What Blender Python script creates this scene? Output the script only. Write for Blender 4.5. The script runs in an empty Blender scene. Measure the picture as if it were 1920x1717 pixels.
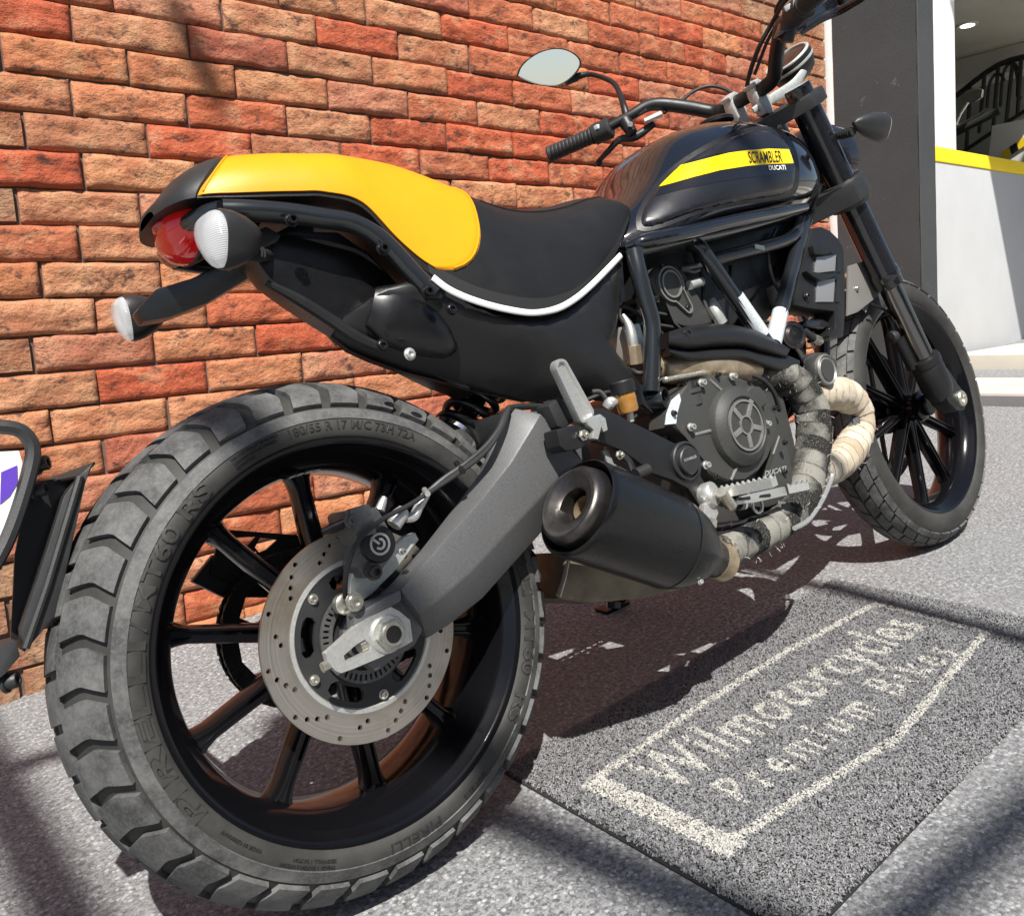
import bpy, bmesh, math, random
import numpy as np
from mathutils import Vector, Matrix, noise, geometry
from mathutils.bvhtree import BVHTree

random.seed(7); RNG = np.random.default_rng(7)
D = bpy.data; SC = bpy.context.scene; COL = SC.collection
R_ = math.radians

# ------------------------------------------------------------------ camera
CAM_POS = Vector((-0.4297, -0.9291, 0.7018))
YAW, PITCH, ROLL = 0.8897, 0.1615, -0.1273
FPX, CX, CY = 1630.86, 1003.25, 794.55          # for the 1920 px wide photograph
LEAN, STEER = 0.1935, 0.0358
fw = Vector((math.cos(YAW)*math.cos(PITCH), math.sin(YAW)*math.cos(PITCH), -math.sin(PITCH)))
rt = fw.cross(Vector((0, 0, 1))).normalized(); up = rt.cross(fw)
rt, up = (math.cos(ROLL)*rt + math.sin(ROLL)*up), (-math.sin(ROLL)*rt + math.cos(ROLL)*up)
cd = D.cameras.new('camera'); cam = D.objects.new('camera', cd); COL.objects.link(cam)
cam.matrix_world = Matrix.Translation(CAM_POS) @ Matrix((rt, up, -fw)).transposed().to_4x4()
cd.sensor_width = 36; cd.sensor_fit = 'HORIZONTAL'; cd.lens = FPX/1920*36
cd.shift_x = (960-CX)/1920; cd.shift_y = (CY-858.5)/1920
cd.clip_start = 0.02; cd.clip_end = 500
SC.camera = cam

# ------------------------------------------------------------------ light
SUN_D = Vector((0.30, 0.56, -1.0)).normalized()      # the way the sunlight travels
w = D.worlds.new('World'); SC.world = w; w.use_nodes = True
nt = w.node_tree; bg = nt.nodes['Background']
sky = nt.nodes.new('ShaderNodeTexSky'); sky.sky_type = 'NISHITA'; sky.sun_disc = False
sky.sun_elevation = math.asin(-SUN_D.z); sky.sun_rotation = math.atan2(-SUN_D.x, -SUN_D.y)
sky.air_density = 1.0; sky.dust_density = 1.5
nt.links.new(sky.outputs[0], bg.inputs[0]); bg.inputs[1].default_value = 0.065
sl = D.lights.new('sun', 'SUN'); sl.energy = 5.0; sl.angle = R_(0.53); sl.color = (1.0, 0.965, 0.91)
so = D.objects.new('sun', sl); COL.objects.link(so); so.rotation_euler = SUN_D.to_track_quat('-Z', 'Y').to_euler()
so.location = (0, 0, 12)
SC.view_settings.view_transform = 'Standard'; SC.view_settings.look = 'None'
SC.view_settings.exposure = 0.70; SC.view_settings.gamma = 1; SC.view_settings.use_curve_mapping = False

# ------------------------------------------------------------------ pixel -> place
def ray(u, v): return (rt*((u-CX)/FPX) - up*((v-CY)/FPX) + fw)
def ground_at(u, v, z=0.0):
    d = ray(u, v); return CAM_POS + d*((z-CAM_POS.z)/d.z)
LM = Matrix.Rotation(-LEAN, 3, 'X'); LI = LM.transposed()
O_B = LI @ CAM_POS
def P(u, v, y):
    """point of the motorcycle's own frame that lies y metres to its left and shows at pixel u, v"""
    d = LI @ ray(u, v); return O_B + d*((y-O_B.y)/d.y)
def project(X):
    d = X-CAM_POS; z = d.dot(fw); return CX+FPX*d.dot(rt)/z, CY-FPX*d.dot(up)/z

# ------------------------------------------------------------------ materials
def nodes(name):
    m = D.materials.new(name); m.use_nodes = True; n = m.node_tree; return m, n, n.nodes['Principled BSDF']
def N(n, t, **kw):
    x = n.nodes.new(t)
    for k, v in kw.items(): setattr(x, k, v)
    return x
def noise_tex(n, scale, detail=4, rough=.6, coord=None, out='Object'):
    c = coord or N(n, 'ShaderNodeTexCoord').outputs[out]
    t = N(n, 'ShaderNodeTexNoise'); t.inputs['Scale'].default_value = scale
    t.inputs['Detail'].default_value = detail; t.inputs['Roughness'].default_value = rough
    n.links.new(c, t.inputs['Vector']); return t.outputs['Fac']
def ramp(n, src, *stops):
    r = N(n, 'ShaderNodeValToRGB'); e = r.color_ramp.elements
    while len(e) < len(stops): e.new(.5)
    for k, (p, c) in enumerate(stops):
        e[k].position = p; e[k].color = (*((c,)*3 if isinstance(c, (int, float)) else c), 1)
    n.links.new(src, r.inputs[0]); return r.outputs[0]
def mix(n, f, a, b, mode='MIX'):
    x = N(n, 'ShaderNodeMix', data_type='RGBA', blend_type=mode)
    for s, v in ((x.inputs[0], f), (x.inputs[6], a), (x.inputs[7], b)):
        if isinstance(v, bpy.types.NodeSocket): n.links.new(v, s)
        elif isinstance(v, (int, float)): s.default_value = v if s.type == 'VALUE' else (v, v, v, 1)
        else: s.default_value = (*v, 1)
    return x.outputs[2]
def bump(n, b, h, strength, dist=.002, prev=None):
    x = N(n, 'ShaderNodeBump'); x.inputs['Strength'].default_value = strength; x.inputs['Distance'].default_value = dist
    n.links.new(h, x.inputs['Height'])
    if prev is not None: n.links.new(prev, x.inputs['Normal'])
    if b is not None: n.links.new(x.outputs[0], b.inputs['Normal'])
    return x.outputs[0]
def simple(name, col, rough, metal=0.0, coat=0.0, var=0.0, vs=40, bs=0.0, bscale=300, rv=0.0, spec=.5):
    m, n, b = nodes(name)
    b.inputs['Base Color'].default_value = (*col, 1); b.inputs['Roughness'].default_value = rough
    b.inputs['Metallic'].default_value = metal; b.inputs['Coat Weight'].default_value = coat
    b.inputs['Coat Roughness'].default_value = .05; b.inputs['Specular IOR Level'].default_value = spec
    if var:
        f = noise_tex(n, vs); lo = tuple(c*(1-var) for c in col); hi = tuple(min(1, c*(1+var)+.01*var) for c in col)
        n.links.new(ramp(n, f, (.3, lo), (.7, hi)), b.inputs['Base Color'])
    if rv:
        f = noise_tex(n, 25, 6); n.links.new(ramp(n, f, (.3, max(.02, rough-rv)), (.7, min(1, rough+rv))), b.inputs['Roughness'])
    if bs: bump(n, b, noise_tex(n, bscale, 3), bs, .001)
    return m
MT = {}
MT['gloss'] = simple('gloss_black_paint', (.008, .008, .010), .16, coat=.6, rv=.05)
MT['wheel'] = simple('wheel_black', (.004, .004, .005), .15, coat=.12, rv=.04, spec=.25)
MT['tank'] = simple('tank_black_lacquer', (.006, .007, .010), .09, coat=1.0, rv=.02)
MT['panel'] = simple('tank_panel_satin', (.011, .011, .014), .30, coat=.2, rv=.05)
MT['satin'] = simple('satin_black_metal', (.006, .006, .0065), .30, rv=.06)
MT['muffler'] = simple('muffler_and_shade_black', (.0045, .0045, .005), .30, rv=.06)  # muffler's black; on underseat parts it also carries the seat's shade
MT['frame'] = simple('frame_black_paint', (.013, .015, .017), .22, coat=.4)
MT['plastic'] = simple('black_plastic', (.0085, .0085, .009), .44, bs=.25, bscale=700, rv=.08)
MT['plastic_grey'] = simple('dark_grey_plastic', (.020, .0205, .021), .46, bs=.2, bscale=600, var=.15)
MT['vinyl'] = simple('black_vinyl', (.0085, .0083, .008), .42, bs=.35, bscale=900, rv=.05)
MT['yellow'] = simple('yellow_vinyl', (.74, .30, .001), .40, bs=.3, bscale=900, var=.06, vs=9)
MT['yellow_gloss'] = simple('yellow_decal', (.93, .66, .0), .25, coat=.5)
MT['white'] = simple('white_paint', (.78, .78, .76), .4)
MT['decal'] = simple('black_decal', (.012, .012, .012), .3)
MT['swing'] = simple('grey_swingarm_paint', (.115, .115, .116), .45, metal=.35, var=.32, vs=900, bs=.2, bscale=700)
MT['engine'] = simple('engine_grey_cast', (.050, .050, .047), .48, metal=.25, var=.2, vs=500, bs=.35, bscale=500)
MT['alu'] = simple('cast_aluminium', (.60, .60, .57), .38, metal=.75, var=.12, vs=300, bs=.2, bscale=400)
MT['alu_dull'] = simple('dull_aluminium', (.50, .52, .49), .5, metal=.55, var=.15, vs=120, bs=.15, bscale=300)
MT['zinc'] = simple('zinc_plated_steel', (.62, .60, .52), .3, metal=.9, var=.2, vs=150)
MT['chrome'] = simple('chrome', (.75, .75, .74), .12, metal=1.0)
MT['steel_dark'] = simple('dark_steel', (.085, .078, .073), .36, metal=.9, var=.2, vs=90)
MT['caliper'] = simple('caliper_grey', (.12, .12, .118), .36, metal=.5, var=.2, vs=200, bs=.2)
MT['rubber_black'] = simple('black_rubber', (.014, .014, .014), .6)
MT['chain'] = simple('oily_chain', (.025, .024, .022), .4, metal=.5, var=.4, vs=300)
MT['label'] = simple('white_label', (.50, .54, .56), .4, var=.15, vs=260)
MT['tanpipe'] = simple('header_steel', (.42, .33, .22), .38, metal=.7, var=.35, vs=40)
MT['pan'] = simple('sump_brown_metal', (.20, .17, .12), .45, metal=.4, var=.5, vs=14)
MT['fluid'] = simple('brake_fluid_amber', (.34, .16, .03), .12, coat=.6, var=.25, vs=60)
MT['white_clamp'] = simple('clamp_silver', (.50, .49, .46), .42, metal=.35, var=.1, vs=200)
MT['lamp_red'] = simple('red_lens', (.80, .004, .006), .10, coat=.8)
MT['lamp_red2'] = simple('red_lens_dark', (.42, .002, .004), .12, coat=.8)
MT['orange'] = simple('orange_bulb', (.75, .25, .10), .35)
MT['mudguard'] = simple('front_guard_grey', (.16, .155, .14), .33, coat=.3)
def mirror_mat():
    m, n, b = nodes('mirror_glass'); b.inputs['Base Color'].default_value = (.9, .9, .9, 1)
    b.inputs['Metallic'].default_value = 1; b.inputs['Roughness'].default_value = .02; return m
MT['mirror'] = mirror_mat()
def lens_mat():
    m, n, b = nodes('clear_lens')
    b.inputs['Base Color'].default_value = (.78, .79, .80, 1); b.inputs['Roughness'].default_value = .08; b.inputs['Specular IOR Level'].default_value = .8
    wv = N(n, 'ShaderNodeTexWave'); wv.inputs['Scale'].default_value = 150; wv.inputs['Distortion'].default_value = .2; wv.bands_direction = 'Z'
    tc = N(n, 'ShaderNodeTexCoord'); n.links.new(tc.outputs['Object'], wv.inputs['Vector'])
    bump(n, b, wv.outputs['Fac'], .5, .0012)
    tr = N(n, 'ShaderNodeBsdfTransparent'); mx = N(n, 'ShaderNodeMixShader'); mx.inputs[0].default_value = .45
    n.links.new(tr.outputs[0], mx.inputs[1]); n.links.new(b.outputs[0], mx.inputs[2]); n.links.new(mx.outputs[0], n.nodes['Material Output'].inputs[0]); return m
MT['lens'] = lens_mat()
MT['reflector'] = simple('lamp_reflector', (.74, .74, .74), .35, metal=.25, bs=.5, bscale=260)
def rubber():
    m, n, b = nodes('tyre_rubber'); b.inputs['Roughness'].default_value = .72
    f = noise_tex(n, 22, 8, .7); g = noise_tex(n, 260, 3)
    c = mix(n, ramp(n, f, (.38, 0.0), (.68, 1.0)), (.034, .0345, .035), (.125, .124, .120))
    c = mix(n, ramp(n, g, (.45, 0), (.75, .35)), c, (.17, .167, .16))
    n.links.new(c, b.inputs['Base Color']); bump(n, b, g, .25, .0008); return m
MT['rubber'] = rubber()
def rubber_side():
    m, n, b = nodes('tyre_sidewall_rubber'); b.inputs['Roughness'].default_value = .66
    f = noise_tex(n, 14, 6, .7)
    n.links.new(ramp(n, f, (.35, (.017, .0165, .015)), (.7, (.046, .044, .039))), b.inputs['Base Color'])
    bump(n, b, noise_tex(n, 400, 2), .2, .0006); return m
MT['sidewall'] = rubber_side()
def disc_mat():
    m, n, b = nodes('brushed_disc_steel'); b.inputs['Metallic'].default_value = .95
    tc = N(n, 'ShaderNodeTexCoord'); sx = N(n, 'ShaderNodeSeparateXYZ'); n.links.new(tc.outputs['Object'], sx.inputs[0])
    def mth(op, a, bb=None):
        x = N(n, 'ShaderNodeMath', operation=op)
        for s, v in zip(x.inputs, (a, bb)):
            if v is None: continue
            if isinstance(v, bpy.types.NodeSocket): n.links.new(v, s)
            else: s.default_value = v
        return x.outputs[0]
    r = mth('SQRT', mth('ADD', mth('MULTIPLY', sx.outputs[0], sx.outputs[0]), mth('MULTIPLY', sx.outputs[2], sx.outputs[2])))
    cb = N(n, 'ShaderNodeCombineXYZ'); n.links.new(mth('MULTIPLY', r, 420.0), cb.inputs[0])
    a = noise_tex(n, 1.0, 5, .7, coord=cb.outputs[0]); f = noise_tex(n, 16, 5)
    c = mix(n, ramp(n, a, (.3, 0), (.7, 1)), (.36, .32, .27), (.74, .70, .63))
    c = mix(n, ramp(n, f, (.45, 0), (.7, .6)), c, (.36, .27, .17))
    n.links.new(c, b.inputs['Base Color']); n.links.new(ramp(n, a, (.3, .28), (.7, .46)), b.inputs['Roughness'])
    bump(n, b, a, .25, .0006); return m
MT['disc'] = disc_mat()
def wrap_mat(name, dark, light, lo, hi, amount):
    """woven tape wound in overlapping turns: dark and pale stretches, knit stripes, a shadowed lap edge"""
    m, n, b = nodes(name); b.inputs['Roughness'].default_value = .95; b.inputs['Specular IOR Level'].default_value = .2
    uv = N(n, 'ShaderNodeUVMap'); sx = N(n, 'ShaderNodeSeparateXYZ'); n.links.new(uv.outputs[0], sx.inputs[0])
    def mth(op, a, bb=None):
        x = N(n, 'ShaderNodeMath', operation=op)
        for s_, v in zip(x.inputs, (a, bb)):
            if v is None: continue
            if isinstance(v, bpy.types.NodeSocket): n.links.new(v, s_)
            else: s_.default_value = v
        return x.outputs[0]
    turn = mth('ADD', mth('MULTIPLY', sx.outputs[0], 1/.030), sx.outputs[1]); fr_ = mth('FRACT', turn); fl = mth('FLOOR', turn)
    cb = N(n, 'ShaderNodeCombineXYZ'); n.links.new(mth('MULTIPLY', fl, 3.7), cb.inputs[0]); n.links.new(mth('MULTIPLY', sx.outputs[1], 2.0), cb.inputs[1])
    tone = noise_tex(n, 1.0, 1, .5, coord=cb.outputs[0]); f = noise_tex(n, 45, 5, .7); g = noise_tex(n, 420, 3, .7)
    k1 = mth('SINE', mth('MULTIPLY', fr_, 95.0)); k2 = mth('SINE', mth('MULTIPLY', mth('ADD', sx.outputs[1], mth('MULTIPLY', fr_, .04)), 520.0))
    knit = mth('MULTIPLY', mth('ADD', mth('MULTIPLY', k1, .5), .5), mth('ADD', mth('MULTIPLY', k2, .35), .65))
    t2 = mth('ADD', mth('MULTIPLY', tone, .80), mth('MULTIPLY', f, .20))
    c = mix(n, ramp(n, t2, (lo, 0), (hi, 1)), dark, light)
    c = mix(n, mth('MULTIPLY', knit, amount), c, tuple(x*.10 for x in light))
    c = mix(n, ramp(n, fr_, (.0, .85), (.13, 0)), c, tuple(x*.08 for x in light))
    c = mix(n, ramp(n, g, (.52, 0), (.72, .5)), c, tuple(min(1, x*1.25) for x in light))
    n.links.new(c, b.inputs['Base Color']); nb = bump(n, None, knit, .8, .0016)
    bump(n, b, g, .6, .0014, nb); return m
MT['wrap'] = wrap_mat('charcoal_heat_wrap', (.012, .0125, .012), (.34, .33, .29), .46, .56, .8)
MT['wrap_tan'] = wrap_mat('tan_heat_wrap', (.50, .38, .26), (.72, .65, .52), .30, .6, .22)

# ------------------------------------------------------------------ mesh builder
def obj(name, me, mat, parent=None, smooth=35):
    if not isinstance(me, bpy.types.Mesh): me = me.mesh(name)
    o = D.objects.new(name, me); COL.objects.link(o)
    for m in (mat if isinstance(mat, (list, tuple)) else [mat]): me.materials.append(m)
    if smooth is not None:
        me.polygons.foreach_set('use_smooth', [True]*len(me.polygons))
        me.set_sharp_from_angle(angle=R_(smooth))
    if parent is not None: o.parent = parent
    return o
def empty(name, parent=None, loc=(0, 0, 0)):
    o = D.objects.new(name, None); COL.objects.link(o); o.location = loc; o.empty_display_size = .05
    if parent is not None: o.parent = parent
    return o
def tag(o, label, cat, group=None, kind=None):
    if label: o['label'] = label
    if cat: o['category'] = cat
    if group: o['group'] = group
    if kind: o['kind'] = kind
    return o
def catmull(pts, n=8):
    pts = [Vector(p) for p in pts]
    if len(pts) < 3: return pts
    out = []; ext = [pts[0]*2-pts[1]] + pts + [pts[-1]*2-pts[-2]]
    for i in range(1, len(ext)-2):
        a, b, c, d = ext[i-1:i+3]
        for k in range(n):
            t = k/n
            out.append(.5*((2*b)+(c-a)*t+(2*a-5*b+4*c-d)*t*t+(3*b-a-3*c+d)*t**3))
    out.append(pts[-1]); return out
def lin(v0, keys):
    """piecewise smooth interpolation through (x, y) keys"""
    if v0 <= keys[0][0]: return keys[0][1]
    for (x0, y0), (x1, y1) in zip(keys, keys[1:]):
        if v0 <= x1:
            t = (v0-x0)/(x1-x0); i = keys.index((x0, y0))
            m0 = (y1-keys[max(i-1, 0)][1])/(x1-keys[max(i-1, 0)][0])
            j = min(i+2, len(keys)-1); m1 = (keys[j][1]-y0)/(keys[j][0]-x0); h = x1-x0
            return (2*t**3-3*t*t+1)*y0+(t**3-2*t*t+t)*h*m0+(-2*t**3+3*t*t)*y1+(t**3-t*t)*h*m1
    return keys[-1][1]
class M:
    def __init__(s): s.v = []; s.f = []; s.uv = {}
    def add(s, verts, faces):
        k = len(s.v); s.v += [tuple(p) for p in verts]; s.f += [tuple(i+k for i in f) for f in faces]; return s
    def mesh(s, name):
        me = D.meshes.new(name); me.from_pydata(s.v, [], s.f)
        if s.uv:
            l = me.uv_layers.new(name='UVMap')
            for p in me.polygons:
                for li, vi in zip(p.loop_indices, p.vertices): l.data[li].uv = s.uv.get(vi, (0, 0))
        me.validate(); bm = bmesh.new(); bm.from_mesh(me); bmesh.ops.recalc_face_normals(bm, faces=bm.faces); bm.to_mesh(me); bm.free()
        me.update(); return me
    def loft(s, rings, closed=True, caps=True):
        n = len(rings[0]); k = len(s.v)
        for r in rings: s.v += [tuple(p) for p in r]
        m = n if closed else n-1
        for i in range(len(rings)-1):
            for j in range(m):
                a = k+i*n+j; b = k+i*n+(j+1) % n; s.f.append((a, b, b+n, a+n))
        if caps and closed:
            s.f.append(tuple(k+j for j in reversed(range(n)))); e = k+(len(rings)-1)*n; s.f.append(tuple(e+j for j in range(n)))
        return s
    def tube(s, pts, r, seg=12, caps=True, flat=1.0, upv=None, uv=False, spl=0, rfun=None):
        if spl: 
            rr = r
            n0 = len(pts); pts = catmull(pts, spl)
            if isinstance(r, (list, tuple)): r = [lin(i/(len(pts)-1)*(n0-1), [(k, x) for k, x in enumerate(rr)]) for i in range(len(pts))]
        pts = [Vector(p) for p in pts]; n = len(pts); rings = []; prev = None; L = 0; k0 = len(s.v)
        for i, p in enumerate(pts):
            t = (pts[min(i+1, n-1)]-pts[max(i-1, 0)]).normalized()
            if prev is None:
                ref = Vector(upv) if upv else (Vector((0, 0, 1)) if abs(t.z) < .9 else Vector((1, 0, 0)))
            else: ref = prev
            a = (ref - t*ref.dot(t)).normalized(); prev = a; b = t.cross(a)
            ri = r[i] if isinstance(r, (list, tuple)) else r
            if i: L += (p-pts[i-1]).length
            ring = []
            for j in range(seg):
                an = 2*math.pi*j/seg; q = rfun(L, an) if rfun else 1.0
                ring.append(p + a*(ri*q*math.cos(an)) + b*(ri*q*flat*math.sin(an)))
                if uv: s.uv[k0+i*seg+j] = (L, an/2/math.pi)
            rings.append(ring)
        return s.loft(rings, True, caps)
    def lathe(s, prof, c=(0, 0, 0), ax=(0, 1, 0), seg=48, a0=0, a1=2*math.pi, caps=False):
        """prof: (radius, distance along axis)"""
        ax = Vector(ax).normalized(); c = Vector(c)
        e1 = ax.orthogonal().normalized() if abs(ax.y) < .999 else Vector((1, 0, 0)); e2 = ax.cross(e1)
        full = abs(a1-a0-2*math.pi) < 1e-6; n = seg if full else seg+1
        rings = [[c+ax*h+(e1*math.cos(a0+(a1-a0)*j/seg)+e2*math.sin(a0+(a1-a0)*j/seg))*max(r, 1e-5) for j in range(n)] for r, h in prof]
        return s.loft(rings, full, caps)
    def cyl(s, a, b, r, seg=16, r2=None): 
        a, b = Vector(a), Vector(b); return s.tube([a, b], [r, r if r2 is None else r2], seg)
    def box(s, c, size, rot=None, bev=0.0):
        c = Vector(c); hx, hy, hz = [q/2 for q in size]; rot = rot or Matrix.Identity(3); b = min(bev, hx*.9, hy*.9, hz*.9)
        if b <= 0:
            v = [c+rot@Vector((x, y, z)) for x in (-hx, hx) for y in (-hy, hy) for z in (-hz, hz)]
            return s.add(v, [(0, 1, 3, 2), (4, 6, 7, 5), (0, 4, 5, 1), (2, 3, 7, 6), (0, 2, 6, 4), (1, 5, 7, 3)])
        bm = bmesh.new(); bmesh.ops.create_cube(bm, size=1)
        for q in bm.verts: q.co = Vector((q.co.x*size[0], q.co.y*size[1], q.co.z*size[2]))
        bmesh.ops.bevel(bm, geom=bm.edges[:], offset=b, segments=2, affect='EDGES', profile=.6)
        bm.verts.index_update(); s.add([c+rot@q.co for q in bm.verts], [[q.index for q in f.verts] for f in bm.faces]); bm.free(); return s
    def prism(s, pts, d, bev=0.0, seg=2):
        """closed outline of 3D points, swept along vector d, outline edges bevelled"""
        bm = bmesh.new(); d = Vector(d); n = len(pts)
        a = [bm.verts.new(Vector(p)) for p in pts]; b = [bm.verts.new(Vector(p)+d) for p in pts]
        bm.faces.new(a); bm.faces.new(list(reversed(b)))
        for i in range(n): bm.faces.new((a[i], b[i], b[(i+1) % n], a[(i+1) % n]))
        if bev: bmesh.ops.bevel(bm, geom=[e for e in bm.edges if (e.verts[0] in a) == (e.verts[1] in a)], offset=bev, segments=seg, affect='EDGES', profile=.6, clamp_overlap=True)
        bm.verts.index_update(); s.add([q.co for q in bm.verts], [[q.index for q in f.verts] for f in bm.faces]); bm.free(); return s
    def plate(s, outer, holes, fn, th):
        """flat 2D outline with holes; fn(x, y, t) puts it in space, t is 0 at the face and 1 at the back"""
        pts = []; edges = []
        for loop in [outer]+holes:
            k = len(pts); pts += [Vector((p[0], p[1])) for p in loop]; edges += [(k+i, k+(i+1) % len(loop)) for i in range(len(loop))]
        vo, eo, fo, *_ = geometry.delaunay_2d_cdt(pts, edges, [], 1, 1e-7)
        def inside(p, lp):
            c = False; j = len(lp)-1
            for i in range(len(lp)):
                if (lp[i][1] > p[1]) != (lp[j][1] > p[1]) and p[0] < (lp[j][0]-lp[i][0])*(p[1]-lp[i][1])/(lp[j][1]-lp[i][1])+lp[i][0]: c = not c
                j = i
            return c
        tri = []
        for f in fo:
            m = sum((vo[i] for i in f), Vector((0, 0)))/len(f)
            if inside(m, outer) and not any(inside(m, h) for h in holes): tri.append(tuple(f))
        n = len(vo); V = [fn(p.x, p.y, 0) for p in vo]+[fn(p.x, p.y, 1) for p in vo]; F = list(tri)+[tuple(i+n for i in reversed(t)) for t in tri]
        cnt = {}
        for t in tri:
            for i in range(len(t)): e = (t[i], t[(i+1) % len(t)]); cnt[tuple(sorted(e))] = None if tuple(sorted(e)) in cnt else e
        for e in cnt.values():
            if e: F.append((e[1], e[0], e[0]+n, e[1]+n))
        return s.add(V, F)
def circle2(cx, cy, r, n=16, a0=0): return [(cx+r*math.cos(a0+2*math.pi*i/n), cy+r*math.sin(a0+2*math.pi*i/n)) for i in range(n)]
def text_mesh(txt, size=1.0, extrude=0.0, bold=0.0, spacing=1.0, res=3):
    c = D.curves.new('t', 'FONT'); c.body = txt; c.size = size; c.extrude = extrude; c.offset = bold; c.resolution_u = res; c.space_character = spacing
    o = D.objects.new('t', c); COL.objects.link(o); dg = bpy.context.evaluated_depsgraph_get(); dg.update()
    me = D.meshes.new_from_object(o.evaluated_get(dg)); V = [v.co.copy() for v in me.vertices]; F = [tuple(p.vertices) for p in me.polygons]
    D.objects.remove(o); D.curves.remove(c); D.meshes.remove(me); return V, F
def bvh_of(o): return BVHTree.FromPolygons([v.co for v in o.data.vertices], [tuple(p.vertices) for p in o.data.polygons])
def on(bvh, u, v, off=0.0):
    """where the sight line of pixel u, v meets a surface of the motorcycle, lifted off it"""
    h, nrm, i, dd = bvh.ray_cast(O_B, (LI @ ray(u, v)).normalized())
    if h is None: h, nrm, i, dd = bvh.find_nearest(P(u, v, -.12))
    if nrm.dot(h-O_B) > 0: nrm = -nrm
    return h+nrm*off
def dense(poly, step):
    out = []
    for i, p in enumerate(poly):
        q = poly[(i+1) % len(poly)]; n = max(1, int(math.hypot(q[0]-p[0], q[1]-p[1])/step))
        out += [(p[0]+(q[0]-p[0])*k/n, p[1]+(q[1]-p[1])*k/n) for k in range(n)]
    return out
def smooth2(poly, n=5): 
    v = catmull([Vector((x, y, 0)) for x, y in poly+[poly[0]]], n)[:-1]; return [(p.x, p.y) for p in v]
def patch(bvh, outline, lift, depth, step=7, round_=0.0):
    """a raised piece that follows a surface; outline in photograph pixels"""
    o = dense(outline, step); pts = [Vector(p) for p in o]; n0 = len(pts)
    xs = [p[0] for p in o]; ys = [p[1] for p in o]
    x = min(xs)+step
    while x < max(xs):
        y = min(ys)+step
        while y < max(ys): pts.append(Vector((x, y))); y += step*1.1
        x += step*1.1
    vo, eo, fo, ov, *_ = geometry.delaunay_2d_cdt(pts, [(i, (i+1) % n0) for i in range(n0)], [], 1, 1e-4)
    use = {i for f in fo for i in f}; bnd = {}
    for f in fo:
        for i in range(3): e = (f[i], f[(i+1) % 3]); k = tuple(sorted(e)); bnd[k] = None if k in bnd else e
    be = [e for e in bnd.values() if e]; bv = {i for e in be for i in e}
    m = M(); idx = {}
    bpts = [vo[i] for i in bv]
    for i in use:
        l = lift
        if round_:
            dmin = min((vo[i]-q).length for q in bpts); l = lift*(.35+.65*min(1, dmin/round_)**.5)
        idx[i] = len(m.v); m.v.append(tuple(on(bvh, vo[i].x, vo[i].y, l)))
    m.f += [tuple(idx[i] for i in f) for f in fo]
    low = {}
    for i in bv: low[i] = len(m.v); m.v.append(tuple(on(bvh, vo[i].x, vo[i].y, -depth)))
    m.f += [(idx[a], low[a], low[b], idx[b]) for a, b in be]
    return m

# ================================================================== SETTING
W_YAW, W_SLOPE = 0.0203, 0.0757            # the street climbs about 4 degrees along the level building
W0 = ground_at(0, 1317)
BW = Matrix.Rotation(W_YAW, 3, 'Z') @ Matrix.Rotation(W_SLOPE, 3, 'Y')
def building_root(name): 
    e = empty(name, None, W0); e.rotation_euler = BW.to_euler(); return e
def WB(s, n, h): return W0 + BW @ Vector((s, n, h))

def ground_mat():
    m, n, b = nodes('worn_concrete'); b.inputs['Roughness'].default_value = .85
    a = noise_tex(n, 1.6, 6, .6); f = noise_tex(n, 120, 5, .7); g = noise_tex(n, 300, 4, .7); k = noise_tex(n, 9, 8, .7)
    c = mix(n, ramp(n, f, (.42, 0), (.57, 1)), (.095, .096, .099), (.26, .263, .267))
    c = mix(n, ramp(n, g, (.56, 0), (.66, .6)), c, (.55, .55, .54))
    c = mix(n, ramp(n, g, (.30, .55), (.42, 0)), c, (.055, .055, .058))
    vo_ = N(n, 'ShaderNodeTexVoronoi'); vo_.inputs['Scale'].default_value = 170; n.links.new(N(n, 'ShaderNodeTexCoord').outputs['Object'], vo_.inputs['Vector'])
    sp_ = N(n, 'ShaderNodeSeparateColor'); n.links.new(vo_.outputs['Color'], sp_.inputs[0])
    c = mix(n, mix(n, ramp(n, sp_.outputs[0], (.74, 0), (.78, .40)), 0.0, ramp(n, vo_.outputs['Distance'], (.45, 1), (.55, 0)), 'MIX'), c, (.66, .66, .64))
    c = mix(n, mix(n, ramp(n, sp_.outputs[1], (.80, 0), (.84, .45)), 0.0, ramp(n, vo_.outputs['Distance'], (.45, 1), (.55, 0)), 'MIX'), c, (.035, .035, .037))
    c = mix(n, ramp(n, k, (.50, 0), (.72, .50)), c, (.150, .150, .152))
    c = mix(n, ramp(n, a, (.40, .30), (.6, 0)), c, (.22, .215, .21))
    n.links.new(c, b.inputs['Base Color'])
    nb = bump(n, None, f, .7, .004); bump(n, b, g, .6, .002, nb); return m
MT['ground'] = ground_mat()
me = D.meshes.new('ground'); me.from_pydata([(-60, -60, 0), (60, -60, 0), (60, 60, 0), (-60, 60, 0)], [], [(0, 1, 2, 3)])
gr = obj('ground', me, MT['ground'], smooth=None); gr['kind'] = 'structure'

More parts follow.
